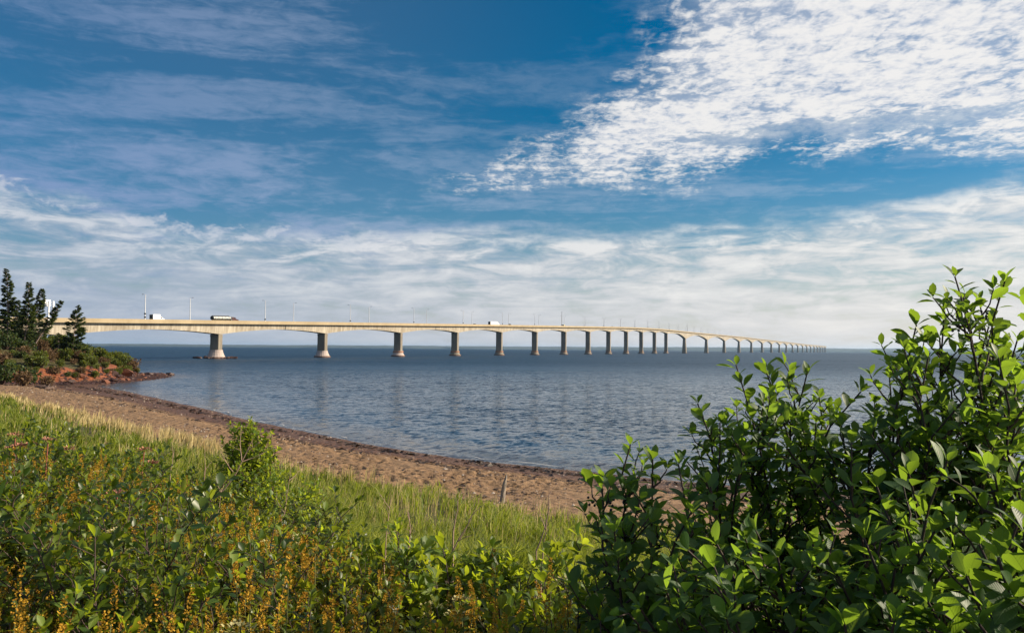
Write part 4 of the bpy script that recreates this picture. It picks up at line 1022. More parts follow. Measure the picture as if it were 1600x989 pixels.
def scatter():
    r = np.random.RandomState(5); used = set(); taken = []
    cnt = 0
    def place(proto, px, dp, rel, sc, label, group, cat):
        x = (px - 800) / FPX * dp; z = ground_z(x, dp)
        if id(proto) not in used:
            used.add(id(proto)); o = proto; o.location = (x, dp, z - .02); o.rotation_euler = (0, 0, r.uniform(0, 6.28)); o.scale = (sc,) * 3
        else: o = copy_tree(proto, (x, dp, z - .02), r.uniform(0, 6.28), sc)
        wl = label + ' ' + where(x, dp); tag(o, wl, cat, wl)
    HG = [.62, .72, .80, .66, .74, .85, .66, .74]; HL = [.62, .75, .55, .68, .6, 1.0, .92]
    # goldenrod, thickest near the viewer and to the left
    tries = 0; ng = 0
    while ng < 300 and tries < 14000:
        tries += 1; dp = 1.9 + 6.6 * r.uniform(0, 1) ** 1.25; px = r.uniform(-260, 900)
        if px > 620 and (dp > 2.9 or r.rand() < .6): continue
        if 560 < px and dp > 3.6: continue
        if px > 330 and dp > 5.2: continue
        if vnoise(np.array([(px - 800) / FPX * dp]), np.array([dp]), 1.3, 300, 2)[0] < .47: continue
        k = r.randint(6, 8) if r.rand() < .07 else r.randint(0, 6); sc = r.uniform(.65, 1.0); x = (px - 800) / FPX * dp; z = ground_z(x, dp)
        pt = proj((x, dp, z + HG[k] * sc + .04))
        if pt[1] < np.interp(pt[0], *ENV) + 14 or pt[1] > 1060: continue
        if any((x - a) ** 2 + (dp - b) ** 2 < .006 * dp for a, b in taken): continue
        taken.append((x, dp)); ng += 1
        if k < 6: place(PROTO_G[k], px, dp, 0, sc, 'orange plumed goldenrod clump', 'goldenrod on the slope', 'goldenrod')
        else: place(PROTO_G[k], px, dp, 0, sc, 'herb clump with flat cream flower heads', 'cream flowered herbs on the slope', 'wildflower')
    taken = []; tries = 0; nl = 0
    while nl < 34 and tries < 5000:
        tries += 1; dp = r.uniform(2.8, 8.5); px = r.uniform(-20, 640); x = (px - 800) / FPX * dp; k = r.randint(5, 7); sc = r.uniform(.7, 1.1); z = ground_z(x, dp)
        pt = proj((x, dp, z + HL[k] * sc + .04))
        if pt[1] < np.interp(pt[0], *ENV) - 6 or pt[1] > 880 or any((x - a) ** 2 + (dp - b) ** 2 < .05 * dp for a, b in taken): continue
        taken.append((x, dp)); nl += 1; place(PROTO_L[k], px, dp, 0, sc, LOW_LAB[k], LOW_LAB[k] + 's', 'shrub')
    while nl < 370 and tries < 6000:
        tries += 1; dp = 1.9 + 9.5 * r.uniform(0, 1) ** 1.1; px = r.uniform(-420, 1250)
        if px > 950 and dp > 3.0: continue
        if px > 480 and dp > 3.7: continue
        k = r.randint(0, 5) if dp < 3.5 else r.choice([0, 1, 2, 5, 6], p=[.15, .15, .1, .3, .3]); sc = r.uniform(.8, 1.2); x = (px - 800) / FPX * dp; z = ground_z(x, dp)
        pt = proj((x, dp, z + HL[k] * sc + .04))
        if pt[1] < np.interp(pt[0], *ENV) + r.uniform(0, 10) or pt[1] > 1090: continue
        if any((x - a) ** 2 + (dp - b) ** 2 < .008 * dp for a, b in taken): continue
        taken.append((x, dp)); nl += 1
        place(PROTO_L[k], px, dp, 0, sc, LOW_LAB[k], LOW_LAB[k] + 's', 'shrub')
    print('goldenrod', ng, 'low shrubs', nl)
scatter()

# bare twigs and dry stalks
def twig(seed, px, py, dp, px0, py0, label, n=4, rad=.004):
    r = np.random.RandomState(seed); t = at(px, py, dp); b = at(px0, py0, dp); t = np.array(t); b = np.array(b); gz = ground_z(b[0], b[1])
    tb = Tubes(5); L = np.linalg.norm(t - b)
    def branch(a, c, r0, k):
        ts = np.linspace(0, 1, 7)[:, None]; pts = a + (c - a) * ts + np.sin(ts * 3.1) * r.normal(0, .04, 3) * np.linalg.norm(c - a); pts[1:-1] += r.normal(0, .007, (5, 3)) * np.linalg.norm(c - a)
        tb.add(pts, np.linspace(r0, r0 * .35, 7))
        if k > 0:
            for _ in range(k):
                i = r.randint(2, 6); d = unit(c - a) + r.normal(0, .55, 3); branch(pts[i], pts[i] + unit(d) * np.linalg.norm(c - a) * r.uniform(.2, .45), r0 * .55, k - 2)
    branch(b, t, rad, n)
    if gz < b[2]: tb.add(np.stack([np.array([b[0] - .02, b[1], gz - .03]), (b + [b[0] - .02, b[1], gz]) / 2 + [.01, 0, 0], b]), [rad * 1.3, rad * 1.15, rad])
    e = mobj('bare_twig', tb.mesh('bare_twig'), M_TWIG); tag(e, label, 'twig')
twig(1, 395, 685, 6.6, 325, 790, 'long pale forked twig leaning across the poplar sapling', 4, .007)
twig(2, 612, 772, 4.2, 600, 880, 'upright bare twig beside the dark leafy shrub', 3)
twig(3, 638, 800, 3.8, 632, 880, 'short bare twig with dark seed tufts at its tip', 4)
twig(4, 745, 790, 3.8, 700, 870, 'slanting bare twig above the broad leaved shrub', 3)
twig(5, 716, 790, 3.9, 708, 830, 'thin grey twig between two broad leaved shrubs', 2)
twig(6, 855, 815, 3.6, 845, 900, 'branched dry stalk standing in the bright grass', 4)
twig(7, 858, 760, 4.5, 838, 860, 'tall thin dry stalk before the sand edge', 2)
twig(8, 455, 730, 5.6, 435, 830, 'grey bare twig rising from the small leaved green bush', 3)
twig(9, 545, 870, 3.4, 528, 945, 'fan of pink grey twigs behind the orange goldenrod', 5, .003)
twig(10, 435, 850, 3.8, 410, 930, 'bent forked grey twig among dark leaves', 5)
twig(11, 268, 690, 7.5, 266, 740, 'thin straight dry stalk on the meadow edge', 2)
twig(12, 320, 700, 7.0, 318, 770, 'thin brown stalk between bushes and meadow', 2)
twig(13, 95, 820, 4.2, 80, 920, 'reddish bare stalk among the left goldenrod', 3)
twig(14, 345, 760, 6.0, 330, 830, 'short brown twig under the forked twig', 4)
twig(15, 145, 890, 3.2, 115, 975, 'pale curved grass stalk leaning over the goldenrod', 0, .003)
def umbel(seed, px, py, dp, label, heads=3):
    t = at(px, py, dp); gz = ground_z(t.x, t.y); r = np.random.RandomState(seed); e = empty('dry_umbel', (t.x, t.y, gz)); tag(e, label, 'wildflower')
    H = t.z - gz; tb = Tubes(5); tb.add(np.array([[-.04, 0, 0], [-.02, 0, H * .5], [0, 0, H]]), [.006, .005, .004])
    for k in range(heads):
        q = np.array([0, 0, H]) if k == 0 else np.array([r.uniform(.04, .13) * (1 if k % 2 else -.6), r.uniform(-.05, .05), H - r.uniform(.03, .12)])
        if k: tb.add(np.array([[0, 0, H * .78], q]), [.003, .002])
        n = 90; a = r.uniform(0, 6.28, n); w = np.sqrt(r.uniform(0, 1, n)) * (.062 if k == 0 else .045)
        P = q + np.stack([w * np.cos(a), w * np.sin(a), .03 - w * w * 6 + r.normal(0, .006, n)], 1)
        mobj('flower_head', leaves_mesh('umbel_head', P, frames(np.stack([np.cos(a), np.sin(a), r.uniform(.2, 1.5, n)], 1), np.tile([0, 0, 1.], (n, 1))), r.uniform(.010, .018, n), [DIAMOND], np.zeros(n, int)), M_UMBEL, e)
    mobj('stalk', tb.mesh('umbel_stalk'), M_STEMR, e)
umbel(1, 24, 684, 6.0, 'brown umbel plant with several flower heads on a red stalk', 4)
umbel(2, 75, 692, 5.8, 'single brown umbel with one broad head on a pale stalk', 2)
umbel(3, 183, 775, 4.6, 'dusky pink umbel among dark leaves', 2)
umbel(4, 225, 706, 6.6, 'dark seed umbel standing before the meadow grass', 2)

# ------------------------------------------------------------------ grass and undergrowth (uncountable)
def blades(name, n, gen, hgt, width, mat, lean=.35, seed=0, wind=(.25, -.1), keep=None):
    r = np.random.RandomState(seed); X, Y = gen(r, n); z, d, b, e, t = terrain(X, Y)
    k = keep(X, Y, b, r); X, Y, z, b = X[k], Y[k], z[k], b[k]; n = len(X); dist = np.hypot(X, Y)
    tuft = vnoise(X, Y, 1.1, seed + 60, 3)
    H = hgt(b, r, n) * (.15 + .80 * tuft + .80 * vnoise(X, Y, .55, seed + 70, 1)) * r.uniform(.7, 1.25, n); W = np.maximum(width, dist * .00050) * r.uniform(.7, 1.3, n)
    a = r.uniform(0, 6.28, n); lx = np.cos(a) * lean * r.uniform(.2, 1, n) + wind[0]; ly = np.sin(a) * lean * r.uniform(.2, 1, n) + wind[1]
    f = r.uniform(0, 6.28, n); sx, sy = np.cos(f) * W, np.sin(f) * W
    V = np.zeros((n, 5, 3)); V[:, 0] = np.stack([X - sx, Y - sy, z - .03], 1); V[:, 1] = np.stack([X + sx, Y + sy, z - .03], 1)
    mx, my = X + lx * H * .28, Y + ly * H * .28
    V[:, 2] = np.stack([mx - sx * .8, my - sy * .8, z + H * .6], 1); V[:, 3] = np.stack([mx + sx * .8, my + sy * .8, z + H * .6], 1)
    V[:, 4] = np.stack([X + lx * H, Y + ly * H, z + H * (1 - .25 * (lx ** 2 + ly ** 2))], 1)
    base = np.arange(n)[:, None] * 5
    uv = np.tile(np.array([(0, 0), (1, 0), (0, .6), (1, .6), (.5, 1)], float), (n, 1))
    me = np_mesh(name, V.reshape(-1, 3), [np.array([[2, 3, 4]]) + base, np.array([[0, 1, 3, 2]]) + base], uv)
    o = mobj(name, me, mat); return o
def gen_wedge(r, n, d0=6.5, d1=105, a0=-50, a1=40, per=24, spread=.0036):
    m = n // per; d = d0 * (d1 / d0) ** r.uniform(0, 1, m); a = np.radians(r.uniform(a0, a1, m)); X = np.repeat(d * np.tan(a), per); Y = np.repeat(d, per)
    q = np.maximum(.07, spread * Y); return X + r.normal(0, 1, m * per) * q, Y + r.normal(0, 1, m * per) * q
def keep_meadow(X, Y, b, r):
    pat = vnoise(X, Y, 2.6, 91, 3)
    return (b > .1) & (b < 20) & (r.uniform(0, 1, len(X)) < .10 + 1.0 * smooth(.36, .58, pat))
o = blades('meadow_grass', 330000, gen_wedge, lambda b, r, n: (.40 + .30 * smooth(1, 5, b)) * (1 - .6 * smooth(9, 14, b)), .0075, M_GRASS, .95, 3, (.20, -.10), keep_meadow)
tag(o, 'bright green meadow grass on the slope above the sand', 'grass', kind='stuff')
def keep_dry(X, Y, b, r):
    left = smooth(-9, -17, X); p = np.exp(-((b - .75) / (.40 + .55 * left)) ** 2) * (.10 + 1.0 * left) + (b > 0) * (b < 9) * .045
    return r.uniform(0, 1, len(X)) < p
o = blades('dry_beach_grass', 260000, lambda r, n: gen_wedge(r, n, 18, 105), lambda b, r, n: .62 * np.ones(n), .0055, M_DRY, .22, 8, (.12, 0), keep_dry)
tag(o, 'straw coloured tall beach grass fringing the sand', 'grass', kind='stuff')
def undergrowth():
    r = np.random.RandomState(12); n = 150000; d = 1.6 * (12 / 1.6) ** r.uniform(0, 1, n); a = np.radians(r.uniform(-52, 48, n)); X = d * np.tan(a); Y = d
    z, dd, b, e, t = terrain(X, Y); k = (b > 15.4) & ((X < -.22 * Y) | (Y < 4.2)) & (z > 3); X, Y, z = X[k], Y[k], z[k]; n = len(X)
    h = r.uniform(0, 1, n) ** .7 * (.20 + .30 * vnoise(X, Y, .8, 5, 2)); an = r.uniform(0, 6.28, n)
    P = np.stack([X, Y, z + h], 1); D = np.stack([np.cos(an), np.sin(an), r.uniform(-.1, 1.1, n)], 1); N = np.tile([0, 0, 1.], (n, 1)) + r.normal(0, .4, (n, 3))
    L = r.uniform(.03, .06, n)
    me = leaves_mesh('undergrowth', P, frames(D, N), L, [DIAMOND, NARROW], r.randint(0, 2, n)); tag(mobj('undergrowth', me, L_UNDER), 'low weedy undergrowth covering the slope under the shrubs', 'weeds', kind='stuff')
undergrowth()

# ------------------------------------------------------------------ beach: post, driftwood, seaweed
def fence_post():
    p = at(784, 768, 29.5); z = ground_z(p.x, p.y); bm = bmesh.new(); r = np.random.RandomState(3)
    prev = None; H = .92
    for k, t in enumerate(np.linspace(0, 1, 7)):
        rr = .095 * (1 - .22 * t); n = 9; cur = []
        for j in range(n):
            a = 6.28 * j / n; q = rr * (1 + r.normal(0, .07)); zz = t * H - .12 + (0.13 * math.cos(a - .4) * t ** 6 if k == 6 else 0)
            cur.append(bm.verts.new((q * math.cos(a) + .11 * t, q * math.sin(a), zz + (.12 if k == 6 and j == 1 else 0))))
        if prev:
            for j in range(n): bm.faces.new((prev[j], prev[(j + 1) % n], cur[(j + 1) % n], cur[j]))
        else: bm.faces.new(cur[::-1])
        prev = cur
    bm.faces.new(prev); o = mobj('wooden_post', bm_mesh('wooden_post', bm), M_WOOD); o.location = (p.x, p.y, z); tag(o, 'weathered grey wooden post leaning where grass meets sand', 'post')
fence_post()
def driftwood(px, py, dp, ln, rz, label, seed):
    p = at(px, py, dp); z = ground_z(p.x, p.y); r = np.random.RandomState(seed); tb = Tubes(8); ts = np.linspace(-.5, .5, 7)
    tb.add(np.stack([ts * ln, r.normal(0, .05, 7), .22 + r.normal(0, .04, 7)], 1), [.10, .24, .26, .25, .22, .2, .08])
    for k in range(2): tb.add(np.array([[r.uniform(-.3, .3) * ln, 0, .25], [r.uniform(-.4, .4) * ln, r.uniform(-.5, .5), .8]]), [.10, .04])
    o = mobj('driftwood_log', tb.mesh('driftwood_log'), M_TWIGD); o.location = (p.x, p.y, z); o.rotation_euler = (0, 0, rz); tag(o, label, 'driftwood')
M_TWIGD = simple('dark_driftwood', (0.10, 0.065, 0.05), 0.85, 0.3, 2.0)
driftwood(70, 601, 112, 2.6, .2, 'dark driftwood log lying on the sand below the headland', 1)
driftwood(77, 605, 108, 1.5, 1.2, 'short reddish driftwood stump next to the dark log', 2)
def seaweed():
    r = np.random.RandomState(4); n = 60000; d = 30 * (135 / 30) ** r.uniform(0, 1, n); a = np.radians(r.uniform(-36, 34, n)); X = d * np.tan(a); Y = d
    z, dd, b, e, t = terrain(X, Y); pat = vnoise(X, Y, 2.2, 17, 3)
    w = np.exp(-((t - .13 - .05 * pat) / .045) ** 2) * 1.0 + np.exp(-((t - .40 - .06 * vnoise(X, Y, 5, 18, 2)) / .05) ** 2) * .42 * (pat > .45) + .015
    k = (dd > .3) & (b < 0) & (e < 0) & (r.uniform(0, 1, n) < w * (.2 + 1.2 * smooth(.35, .6, pat))); X, Y, z, dist = X[k], Y[k], z[k], d[k]; n = len(X)
    an = r.uniform(0, 6.28, n); P = np.stack([X, Y, z + .015], 1); D = np.stack([np.cos(an), np.sin(an), r.uniform(-.05, .35, n)], 1)
    me = leaves_mesh('seaweed_wrack', P, frames(D, np.tile([0, 0, 1.], (n, 1)) + r.normal(0, .25, (n, 3))), r.uniform(.14, .38, n) * (.6 + dist / 90), [leaf_tpl(3, .3, .3, .05)], np.zeros(n, int))
    tag(mobj('seaweed_wrack', me, M_WEED), 'dark line of seaweed scraps along the wet sand', 'seaweed', kind='stuff')
seaweed()
def pebbles():
    r = np.random.RandomState(44); n = 26000; d = 26 * (125 / 26) ** r.uniform(0, 1, n); a = np.radians(r.uniform(-40, 38, n)); X = d * np.tan(a); Y = d
    z, dd, b, e, t = terrain(X, Y); k = (dd > .2) & (b < -.2) & (e < 0) & (r.uniform(0, 1, n) < .12 + .9 * smooth(.4, .65, vnoise(X, Y, 3.0, 51, 3))); X, Y, z, d = X[k], Y[k], z[k], d[k]; n = len(X)
    s_ = r.uniform(.03, .085, n) * (.6 + d / 60); T = np.array([(1, 0, 0), (0, .8, 0), (-1, 0, 0), (0, -.8, 0), (.1, .1, .7)]); an = r.uniform(0, 6.28, n); c, sn = np.cos(an)[:, None], np.sin(an)[:, None]; q = s_[:, None]
    V = np.stack([X[:, None] + q * (c * T[:, 0] - sn * T[:, 1]), Y[:, None] + q * (sn * T[:, 0] + c * T[:, 1]), z[:, None] - .01 + q * T[:, 2]], 2)
    F = (np.array([(0, 1, 4), (1, 2, 4), (2, 3, 4), (3, 0, 4)])[None] + np.arange(n)[:, None, None] * 5).reshape(-1, 3)
    m, g = mat_base('pebble'); rr = rnd(g); finish(g, princ(g, g.ramp(rr, [(0, (.045, .026, .018)), (.5, (.13, .075, .05)), (.8, (.24, .17, .12)), (1, (.38, .32, .27))]), .8))
    tag(mobj('pebbles', np_mesh('pebbles', V.reshape(-1, 3), [F]), m), 'scattered small brown and grey pebbles on the sand', 'pebbles', kind='stuff')
pebbles()

def foam():
    L = np.array(SHORE[6:17], float)[::-1]; seg = np.hypot(*np.diff(L, axis=0).T); c = np.concatenate([[0], np.cumsum(seg)]); u = np.arange(0, c[-1], .12)
    X = np.interp(u, c, L[:, 0]); Y = np.interp(u, c, L[:, 1]); nx = np.gradient(Y); ny = -np.gradient(X); n = np.hypot(nx, ny); nx, ny = -nx / n, -ny / n
    V, F = [], []
    for row, (o0, wd, th, sd_) in enumerate(((.45, .12, .50, 1), (-.9, .10, .62, 2))):
        wob = (vnoise(u, u * 0, 2.2, 200 + sd_, 3) - .5) * 1.3; w = wd * np.clip((vnoise(u, u * 0, 1.3, 210 + sd_, 3) - th) * 5, 0, 1.2)
        for i in range(len(u) - 1):
            if w[i] < .02 and w[i + 1] < .02: continue
            b = len(V)
            for k in (i, i + 1):
                for q in (-1, 1):
                    o = o0 + wob[k] + q * w[k] / 2; V.append((X[k] + nx[k] * o, Y[k] + ny[k] * o, 0))
            F.append((b, b + 1, b + 3, b + 2))
    V = np.array(V); d = terrain(V[:, 0], V[:, 1])[0]; V[:, 2] = np.maximum(d, .05) + .05
    tag(mobj('foam', np_mesh('foam', V, [np.array(F)]), simple('sea_foam', (.34, .34, .34), .7, .1, 4.0)), 'thin broken line of white foam along the water edge', 'foam', kind='stuff')
foam()

# ------------------------------------------------------------------ rocks
def rock_mesh(seed, flat=.6):
    r = np.random.RandomState(seed); bm = bmesh.new(); bmesh.ops.create_icosphere(bm, subdivisions=1, radius=.5)
    for v in bm.verts:
        v.co = Vector((v.co.x * r.uniform(.75, 1.25), v.co.y * r.uniform(.75, 1.25), v.co.z * flat * r.uniform(.7, 1.2)))
    ax = Vector(r.normal(0, 1, 3)).normalized()
    bmesh.ops.bisect_plane(bm, geom=bm.verts[:] + bm.edges[:] + bm.faces[:], plane_co=ax * .33, plane_no=ax, clear_outer=True)
    ed = [e for e in bm.edges if e.is_boundary]
    if ed: bmesh.ops.holes_fill(bm, edges=ed)
    return bm_mesh('rock', bm)
ROCKS = [rock_mesh(k, [.55, .7, .45, .8, .6, .5][k % 6]) for k in range(8)]
ROCKS_W = [m.copy() for m in ROCKS]
for m in ROCKS: m.materials.append(M_ROCK)
for m in ROCKS_W: m.materials.append(M_ROCKWET)
def rocks():
    r = np.random.RandomState(9)
    def put(x, y, z, s, wet, label, group, el=1.0):
        o = bpy.data.objects.new('boulder', (ROCKS_W if wet else ROCKS)[r.randint(8)]); COL.objects.link(o)
        o.location = (x, y, z + s * .12); o.scale = (s * r.uniform(.8, 1.3) * el, s * r.uniform(.8, 1.2), s * r.uniform(.7, 1.1)); o.rotation_euler = (r.uniform(-.35, .35), r.uniform(-.35, .35), r.uniform(0, 6.28))
        tag(o, label, 'rock', group)
    # the two largest blocks
    for px, py, dp, s, lab in ((192, 580, 158, 4.2, 'largest red sandstone block tilted at the cliff foot'), (166, 597, 140, 2.0, 'rounded red boulder standing in the shallow water')):
        p = at(px, py, dp); put(p.x, p.y, max(ground_z(p.x, p.y), -.1), s, False, lab, None)
    F = np.array(FOOT[3:12]); n = 0
    # boulders under the red cliff
    for k in range(120):
        i = r.randint(0, len(F) - 1); q = F[i] + (F[i + 1] - F[i]) * r.rand(); x, y = q[0] + r.uniform(-2.0, 4.2), q[1] + r.uniform(-2, 2)
        z = ground_z(x, y)
        if z < -.25: continue
        put(x, y, z, r.uniform(.3, 1.0) ** 3 * 2.0 + .3, r.rand() < .35, 'red sandstone boulder fallen at the foot of the headland', 'boulders under the red cliff')
    # the dark spit running out from the tip
    for k in range(80):
        t = r.rand() ** .8; x = -86 + 9.0 * t + r.normal(0, .7); y = 176 + 4.0 * t + r.normal(0, 2.2) * (1 - .6 * t)
        put(x, y, -.05 + .3 * (1 - t), r.uniform(.6, 1.7), r.rand() < .75, 'dark wet boulder on the rocky spit reaching into the bay', 'boulders of the rocky spit')
    # rubble skirt of the first pier
    x0, y0, t0 = [float(v) for v in bp(0)]
    for k in range(46):
        a = r.uniform(0, 6.28); q = r.uniform(6.0, 7.6); xx = math.cos(a) * q * 1.55; put(x0 + xx, y0 + math.sin(a) * q, .25, r.uniform(1.2, 2.6), True, 'dark boulder heaped around the foot of the first bridge pier', 'boulders round the bridge pier')
    # stones too small to count
    n = 2600; i = r.randint(0, len(F) - 1, n); u = r.rand(n)[:, None]; q = F[i] + (F[i + 1] - F[i]) * u; X = q[:, 0] + r.uniform(-2.5, 5.5, n); Y = q[:, 1] + r.uniform(-3, 3, n)
    z = terrain(X, Y)[0]; k = z > -.15; X, Y, z = X[k], Y[k], z[k]; n = len(X); s = r.uniform(.15, .55, n)
    T = np.array([(1, 0, 0), (-.5, .87, 0), (-.5, -.87, 0), (0, 0, .8)]) ; an = r.uniform(0, 6.28, n); c, sn = np.cos(an), np.sin(an)
    V = np.stack([X[:, None] + s[:, None] * (c[:, None] * T[:, 0] - sn[:, None] * T[:, 1]), Y[:, None] + s[:, None] * (sn[:, None] * T[:, 0] + c[:, None] * T[:, 1]), z[:, None] - .03 + s[:, None] * T[:, 2]], 2)
    b = np.arange(n)[:, None, None] * 4; Fc = (np.array([(0, 1, 3), (1, 2, 3), (2, 0, 3)])[None] + b).reshape(-1, 3)
    tag(mobj('rubble', np_mesh('rubble', V.reshape(-1, 3), [Fc]), M_ROCKWET), 'broken red stones strewn along the cliff foot', 'rubble', kind='stuff')
rocks()

# ------------------------------------------------------------------ spruces
def spruce(seed, base, top, label, wid=.16, bare=.25, gaps=.15, dens=1.0, asym=0.0):
    r = np.random.RandomState(seed); b = np.array(base); t = np.array(top); H = np.linalg.norm(t - b); e = empty('spruce_tree', tuple(b)); tag(e, label, 'tree')
    ts = np.linspace(0, 1, 14)[:, None]; pts = (t - b) * ts + np.sin(ts * 3.14) * np.array([r.normal(0, .012), r.normal(0, .012), 0]) * H
    tb = Tubes(7); tb.add(pts, .012 * H * (1 - ts[:, 0]) + .02); 
    P, D, N, L = [], [], [], []; lt = Tubes(4)
    nb = int(H * 13 * dens)
    for k in range(nb):
        u = bare * .45 + (1 - bare * .45) * (k + r.rand()) / nb
        full = smooth(bare * .5, bare + .12, np.array(u)); p = np.array([np.interp(u, ts[:, 0], pts[:, j]) for j in range(3)])
        ln = H * wid * (1 - u) ** .75 * r.uniform(.55, 1.15) + .15
        if r.rand() < gaps: ln *= .35
        an = r.uniform(0, 6.28); ln *= 1 + asym * math.cos(an)
        dr = np.array([math.cos(an), math.sin(an), .22 + .55 * u]); m = 6; q = np.array([p + dr * ln * w + np.array([0, 0, -.38 * ln * w * (1 - .55 * w)]) for w in np.linspace(0, 1, m)])
        lt.add(q, np.linspace(.035, .008, m) * (.6 + H * .02))
        ns = max(3, int((9 + ln * 30) * (.15 + .85 * full)))
        for i in range(ns):
            w = r.uniform(.18, 1.0) ** .7; c = np.array([np.interp(w, np.linspace(0, 1, m), q[:, j]) for j in range(3)]); sd = r.choice([-1, 1]); tn = unit(q[-1] - q[0]); lat = np.cross(tn, (0, 0, 1)) * sd
            P.append(c + r.normal(0, .04, 3)); D.append(tn * .8 + lat * r.uniform(.2, 1.0) + np.array([0, 0, r.uniform(-.35, .15)])); N.append(np.array([0, 0, 1]) + r.normal(0, .35, 3)); L.append(r.uniform(.38, .80) * (.55 + .06 * H * (1 - u)))
    mobj('trunk', tb.mesh('trunk'), M_SBARK, e); mobj('limbs', lt.mesh('limbs'), M_SBARK, e)
    P, D, N, L = map(np.array, (P, D, N, L))
    mobj('crown', leaves_mesh('crown', P - 0 * b, frames(D, N), L, [leaf_tpl(3, .22, .5, .25, .45)], np.zeros(len(P), int)), L_NEEDLE, e)
def spr(seed, px, pytop, pxb, dp, label, **k):
    top = at(px, pytop, dp); x = (pxb - 800) / FPX * dp; z = ground_z(x, dp); spruce(seed, (x, dp, z - .2), tuple(top), label, **k)
spr(1, 10, 421, 12, 150, 'tallest dark spruce with a full pointed crown on the headland', wid=.115, bare=.36)
spr(2, -14, 440, -8, 156, 'dark spruce partly hidden behind the tallest spruce', wid=.12, bare=.3)
spr(3, 45, 442, 38, 147, 'ragged dark spruce with a bare pinkish lower trunk beside the tallest spruce', wid=.14, bare=.40, gaps=.25)
spr(4, 66, 452, 45, 151, 'spruce leaning slightly towards the sea with one sided branches', wid=.15, bare=.42, gaps=.25, asym=.3)
spr(5, 97, 471, 50, 146, 'thin spruce leaning far out with a small tuft of crown', wid=.11, bare=.58, gaps=.3)
spr(6, 121, 478, 112, 152, 'separate cone shaped spruce with drooping branches nearest the cliff edge', wid=.27, bare=.15)
spr(7, 28, 470, 24, 158, 'slender spruce behind the two tall spruces', wid=.13, bare=.3)
spr(8, 92, 522, 92, 150, 'low bushy spruce under the leaning trees', wid=.34, bare=.05)
spr(9, 68, 515, 66, 156, 'stunted dark spruce between the leaning trunks', wid=.30, bare=.05)
spr(10, -30, 470, -30, 148, 'spruce at the inland end of the grove', wid=.14, bare=.3)

# ------------------------------------------------------------------ shrubs of the headland
def head_proto(seed, mat, n=700, h=1.0, w=1.0):
    r = np.random.RandomState(seed); e = empty('headland_shrub'); tb = Tubes(4)
    for k in range(7):
        a = 6.28 * k / 7; tb.add(np.array([[0, 0, 0], [w * .3 * math.cos(a), w * .3 * math.sin(a), h * .45], [w * .45 * math.cos(a), w * .45 * math.sin(a), h * .8]]), [.04, .025, .01])
    mobj('stems', tb.mesh('headland_stems'), M_BARK, e)
    c = r.uniform(-1, 1, (14, 3)) * [w * .38, w * .38, h * .22] + [0, 0, h * .55]; i = r.randint(0, 14, n); d = r.normal(0, 1, (n, 3)); d /= np.linalg.norm(d, axis=1, keepdims=True)
    P = c[i] + d * r.uniform(.5, 1, n)[:, None] * np.array([.26 * w, .26 * w, .24 * h]); P[:, 2] = np.maximum(P[:, 2], .05)
    D = d + r.normal(0, .5, (n, 3)); mobj('foliage', leaves_mesh('headland_foliage', P, frames(D, np.tile([.2, 0, 1.], (n, 1)) + r.normal(0, .5, (n, 3))), r.uniform(.10, .20, n), [leaf_tpl(3, .32, .3, .1)], np.zeros(n, int)), mat, e)
    return e
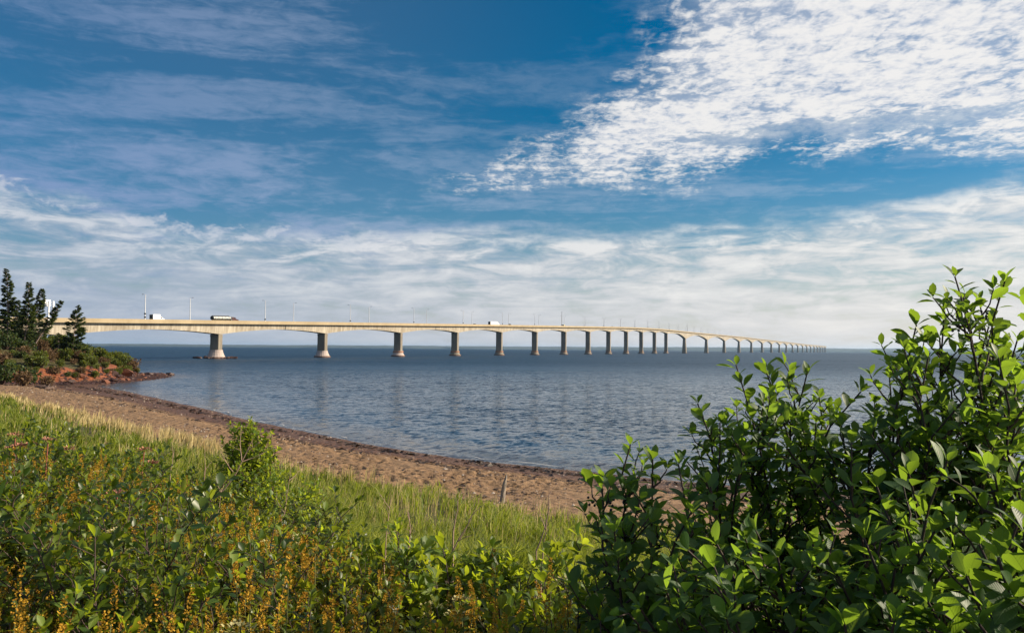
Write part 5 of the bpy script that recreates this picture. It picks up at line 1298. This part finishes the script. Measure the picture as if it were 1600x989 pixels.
def headland():
    r = np.random.RandomState(15); pr = [head_proto(1, L_HEAD, 800), head_proto(2, L_HEAD, 700, 1.1, .9), head_proto(3, L_HEADD, 500), head_proto(4, L_NEEDLE, 800, 1.2)]
    lab = ['rounded green headland shrub', 'upright green headland shrub', 'brownish dry headland shrub', 'dark evergreen headland bush']
    used = set(); pts = []
    def put(k, x, y, s, l=None, g=None):
        z = ground_z(x, y)
        if k not in used: used.add(k); o = pr[k]; o.location = (x, y, z - .1); o.scale = (s, s, s)
        else: o = copy_tree(pr[k], (x, y, z - .1), r.uniform(0, 6.28), s)
        e = head_e(x, y); wl = lab[k] + (' on the brink of the red cliff' if e < 4 else ' under the spruces' if x < -.60 * y else ' on the slope behind the brink' if y < 150 else ' on the seaward slope')
        tag(o, l or wl, 'shrub', g or wl)
    tries = 0
    while len(pts) < 260 and tries < 8000:
        tries += 1; y = r.uniform(113, 188); x = r.uniform(-118, -72); 
        e = head_e(x, y)
        if e < .7 or x < -.72 * y: continue
        s = r.uniform(1.0, 2.7) if e > 3 else r.uniform(.6, 1.4)
        if any((x - a) ** 2 + (y - b) ** 2 < 1.3 for a, b in pts): continue
        pts.append((x, y)); k = r.choice([0, 1, 2, 3], p=[.40, .30, .14, .16])
        if e > 12 and r.rand() < .5: k = 3
        put(k, x, y, s)
    n = 0
    while n < 32:
        i = r.randint(3, 10); a = np.array(FOOT[i]); b = np.array(FOOT[i + 1]); q = a + (b - a) * r.rand() + r.normal(0, 1.2, 2) + [-1.2, 0]
        if not .9 < head_e(q[0], q[1]) < 4.5: continue
        n += 1; put(int(r.choice([0, 1, 2], p=[.5, .35, .15])), q[0], q[1], r.uniform(.8, 1.7))
    for x, y, k, q in ((-76, 119, 3, 2.9), (-72.6, 119, 2, 2.4), (-79, 117.5, 0, 3.0), (-74, 122, 3, 2.6), (-70.5, 121.5, 2, 1.8), (-80.5, 120.5, 3, 2.6)): put(k, x, y, q, 'shaggy dark bush at the foot of the headland beside the sand', 'bushes beside the sand')
    put(2, -80.2, 168.5, 2.8, 'pinkish brown bush at the very tip of the headland', 'tip bush')
    for x, y, s in ((-88, 158, 3.2), (-84, 163, 3.0), (-81, 167, 2.6), (-92, 152, 3.0)): put(1, x, y, s, 'largest rounded green shrub crowning the seaward end of the headland', 'crowning shrubs')
headland()

# ------------------------------------------------------------------ air
def haze():
    me = bpy.data.meshes.new('haze'); bm = bmesh.new(); x0, x1, y0, y1, z0, z1 = -24500, 24500, -24500, 24500, -52, 82
    box(bm, ((x0 + x1) / 2, (y0 + y1) / 2, (z0 + z1) / 2), (x1 - x0, y1 - y0, z1 - z0)); bm.to_mesh(me); bm.free()
    m = bpy.data.materials.new('haze'); m.use_nodes = True; nt = m.node_tree; nt.nodes.clear()
    pv = nt.nodes.new('ShaderNodeVolumePrincipled'); pv.inputs['Color'].default_value = (0.46, 0.70, 1.0, 1); pv.inputs['Density'].default_value = HAZE; pv.inputs['Anisotropy'].default_value = 0.3
    o = nt.nodes.new('ShaderNodeOutputMaterial'); nt.links.new(pv.outputs[0], o.inputs['Volume'])
    ob = mobj('haze', me, m); tag(ob, kind='stuff')
HAZE = 3.4e-5
haze()
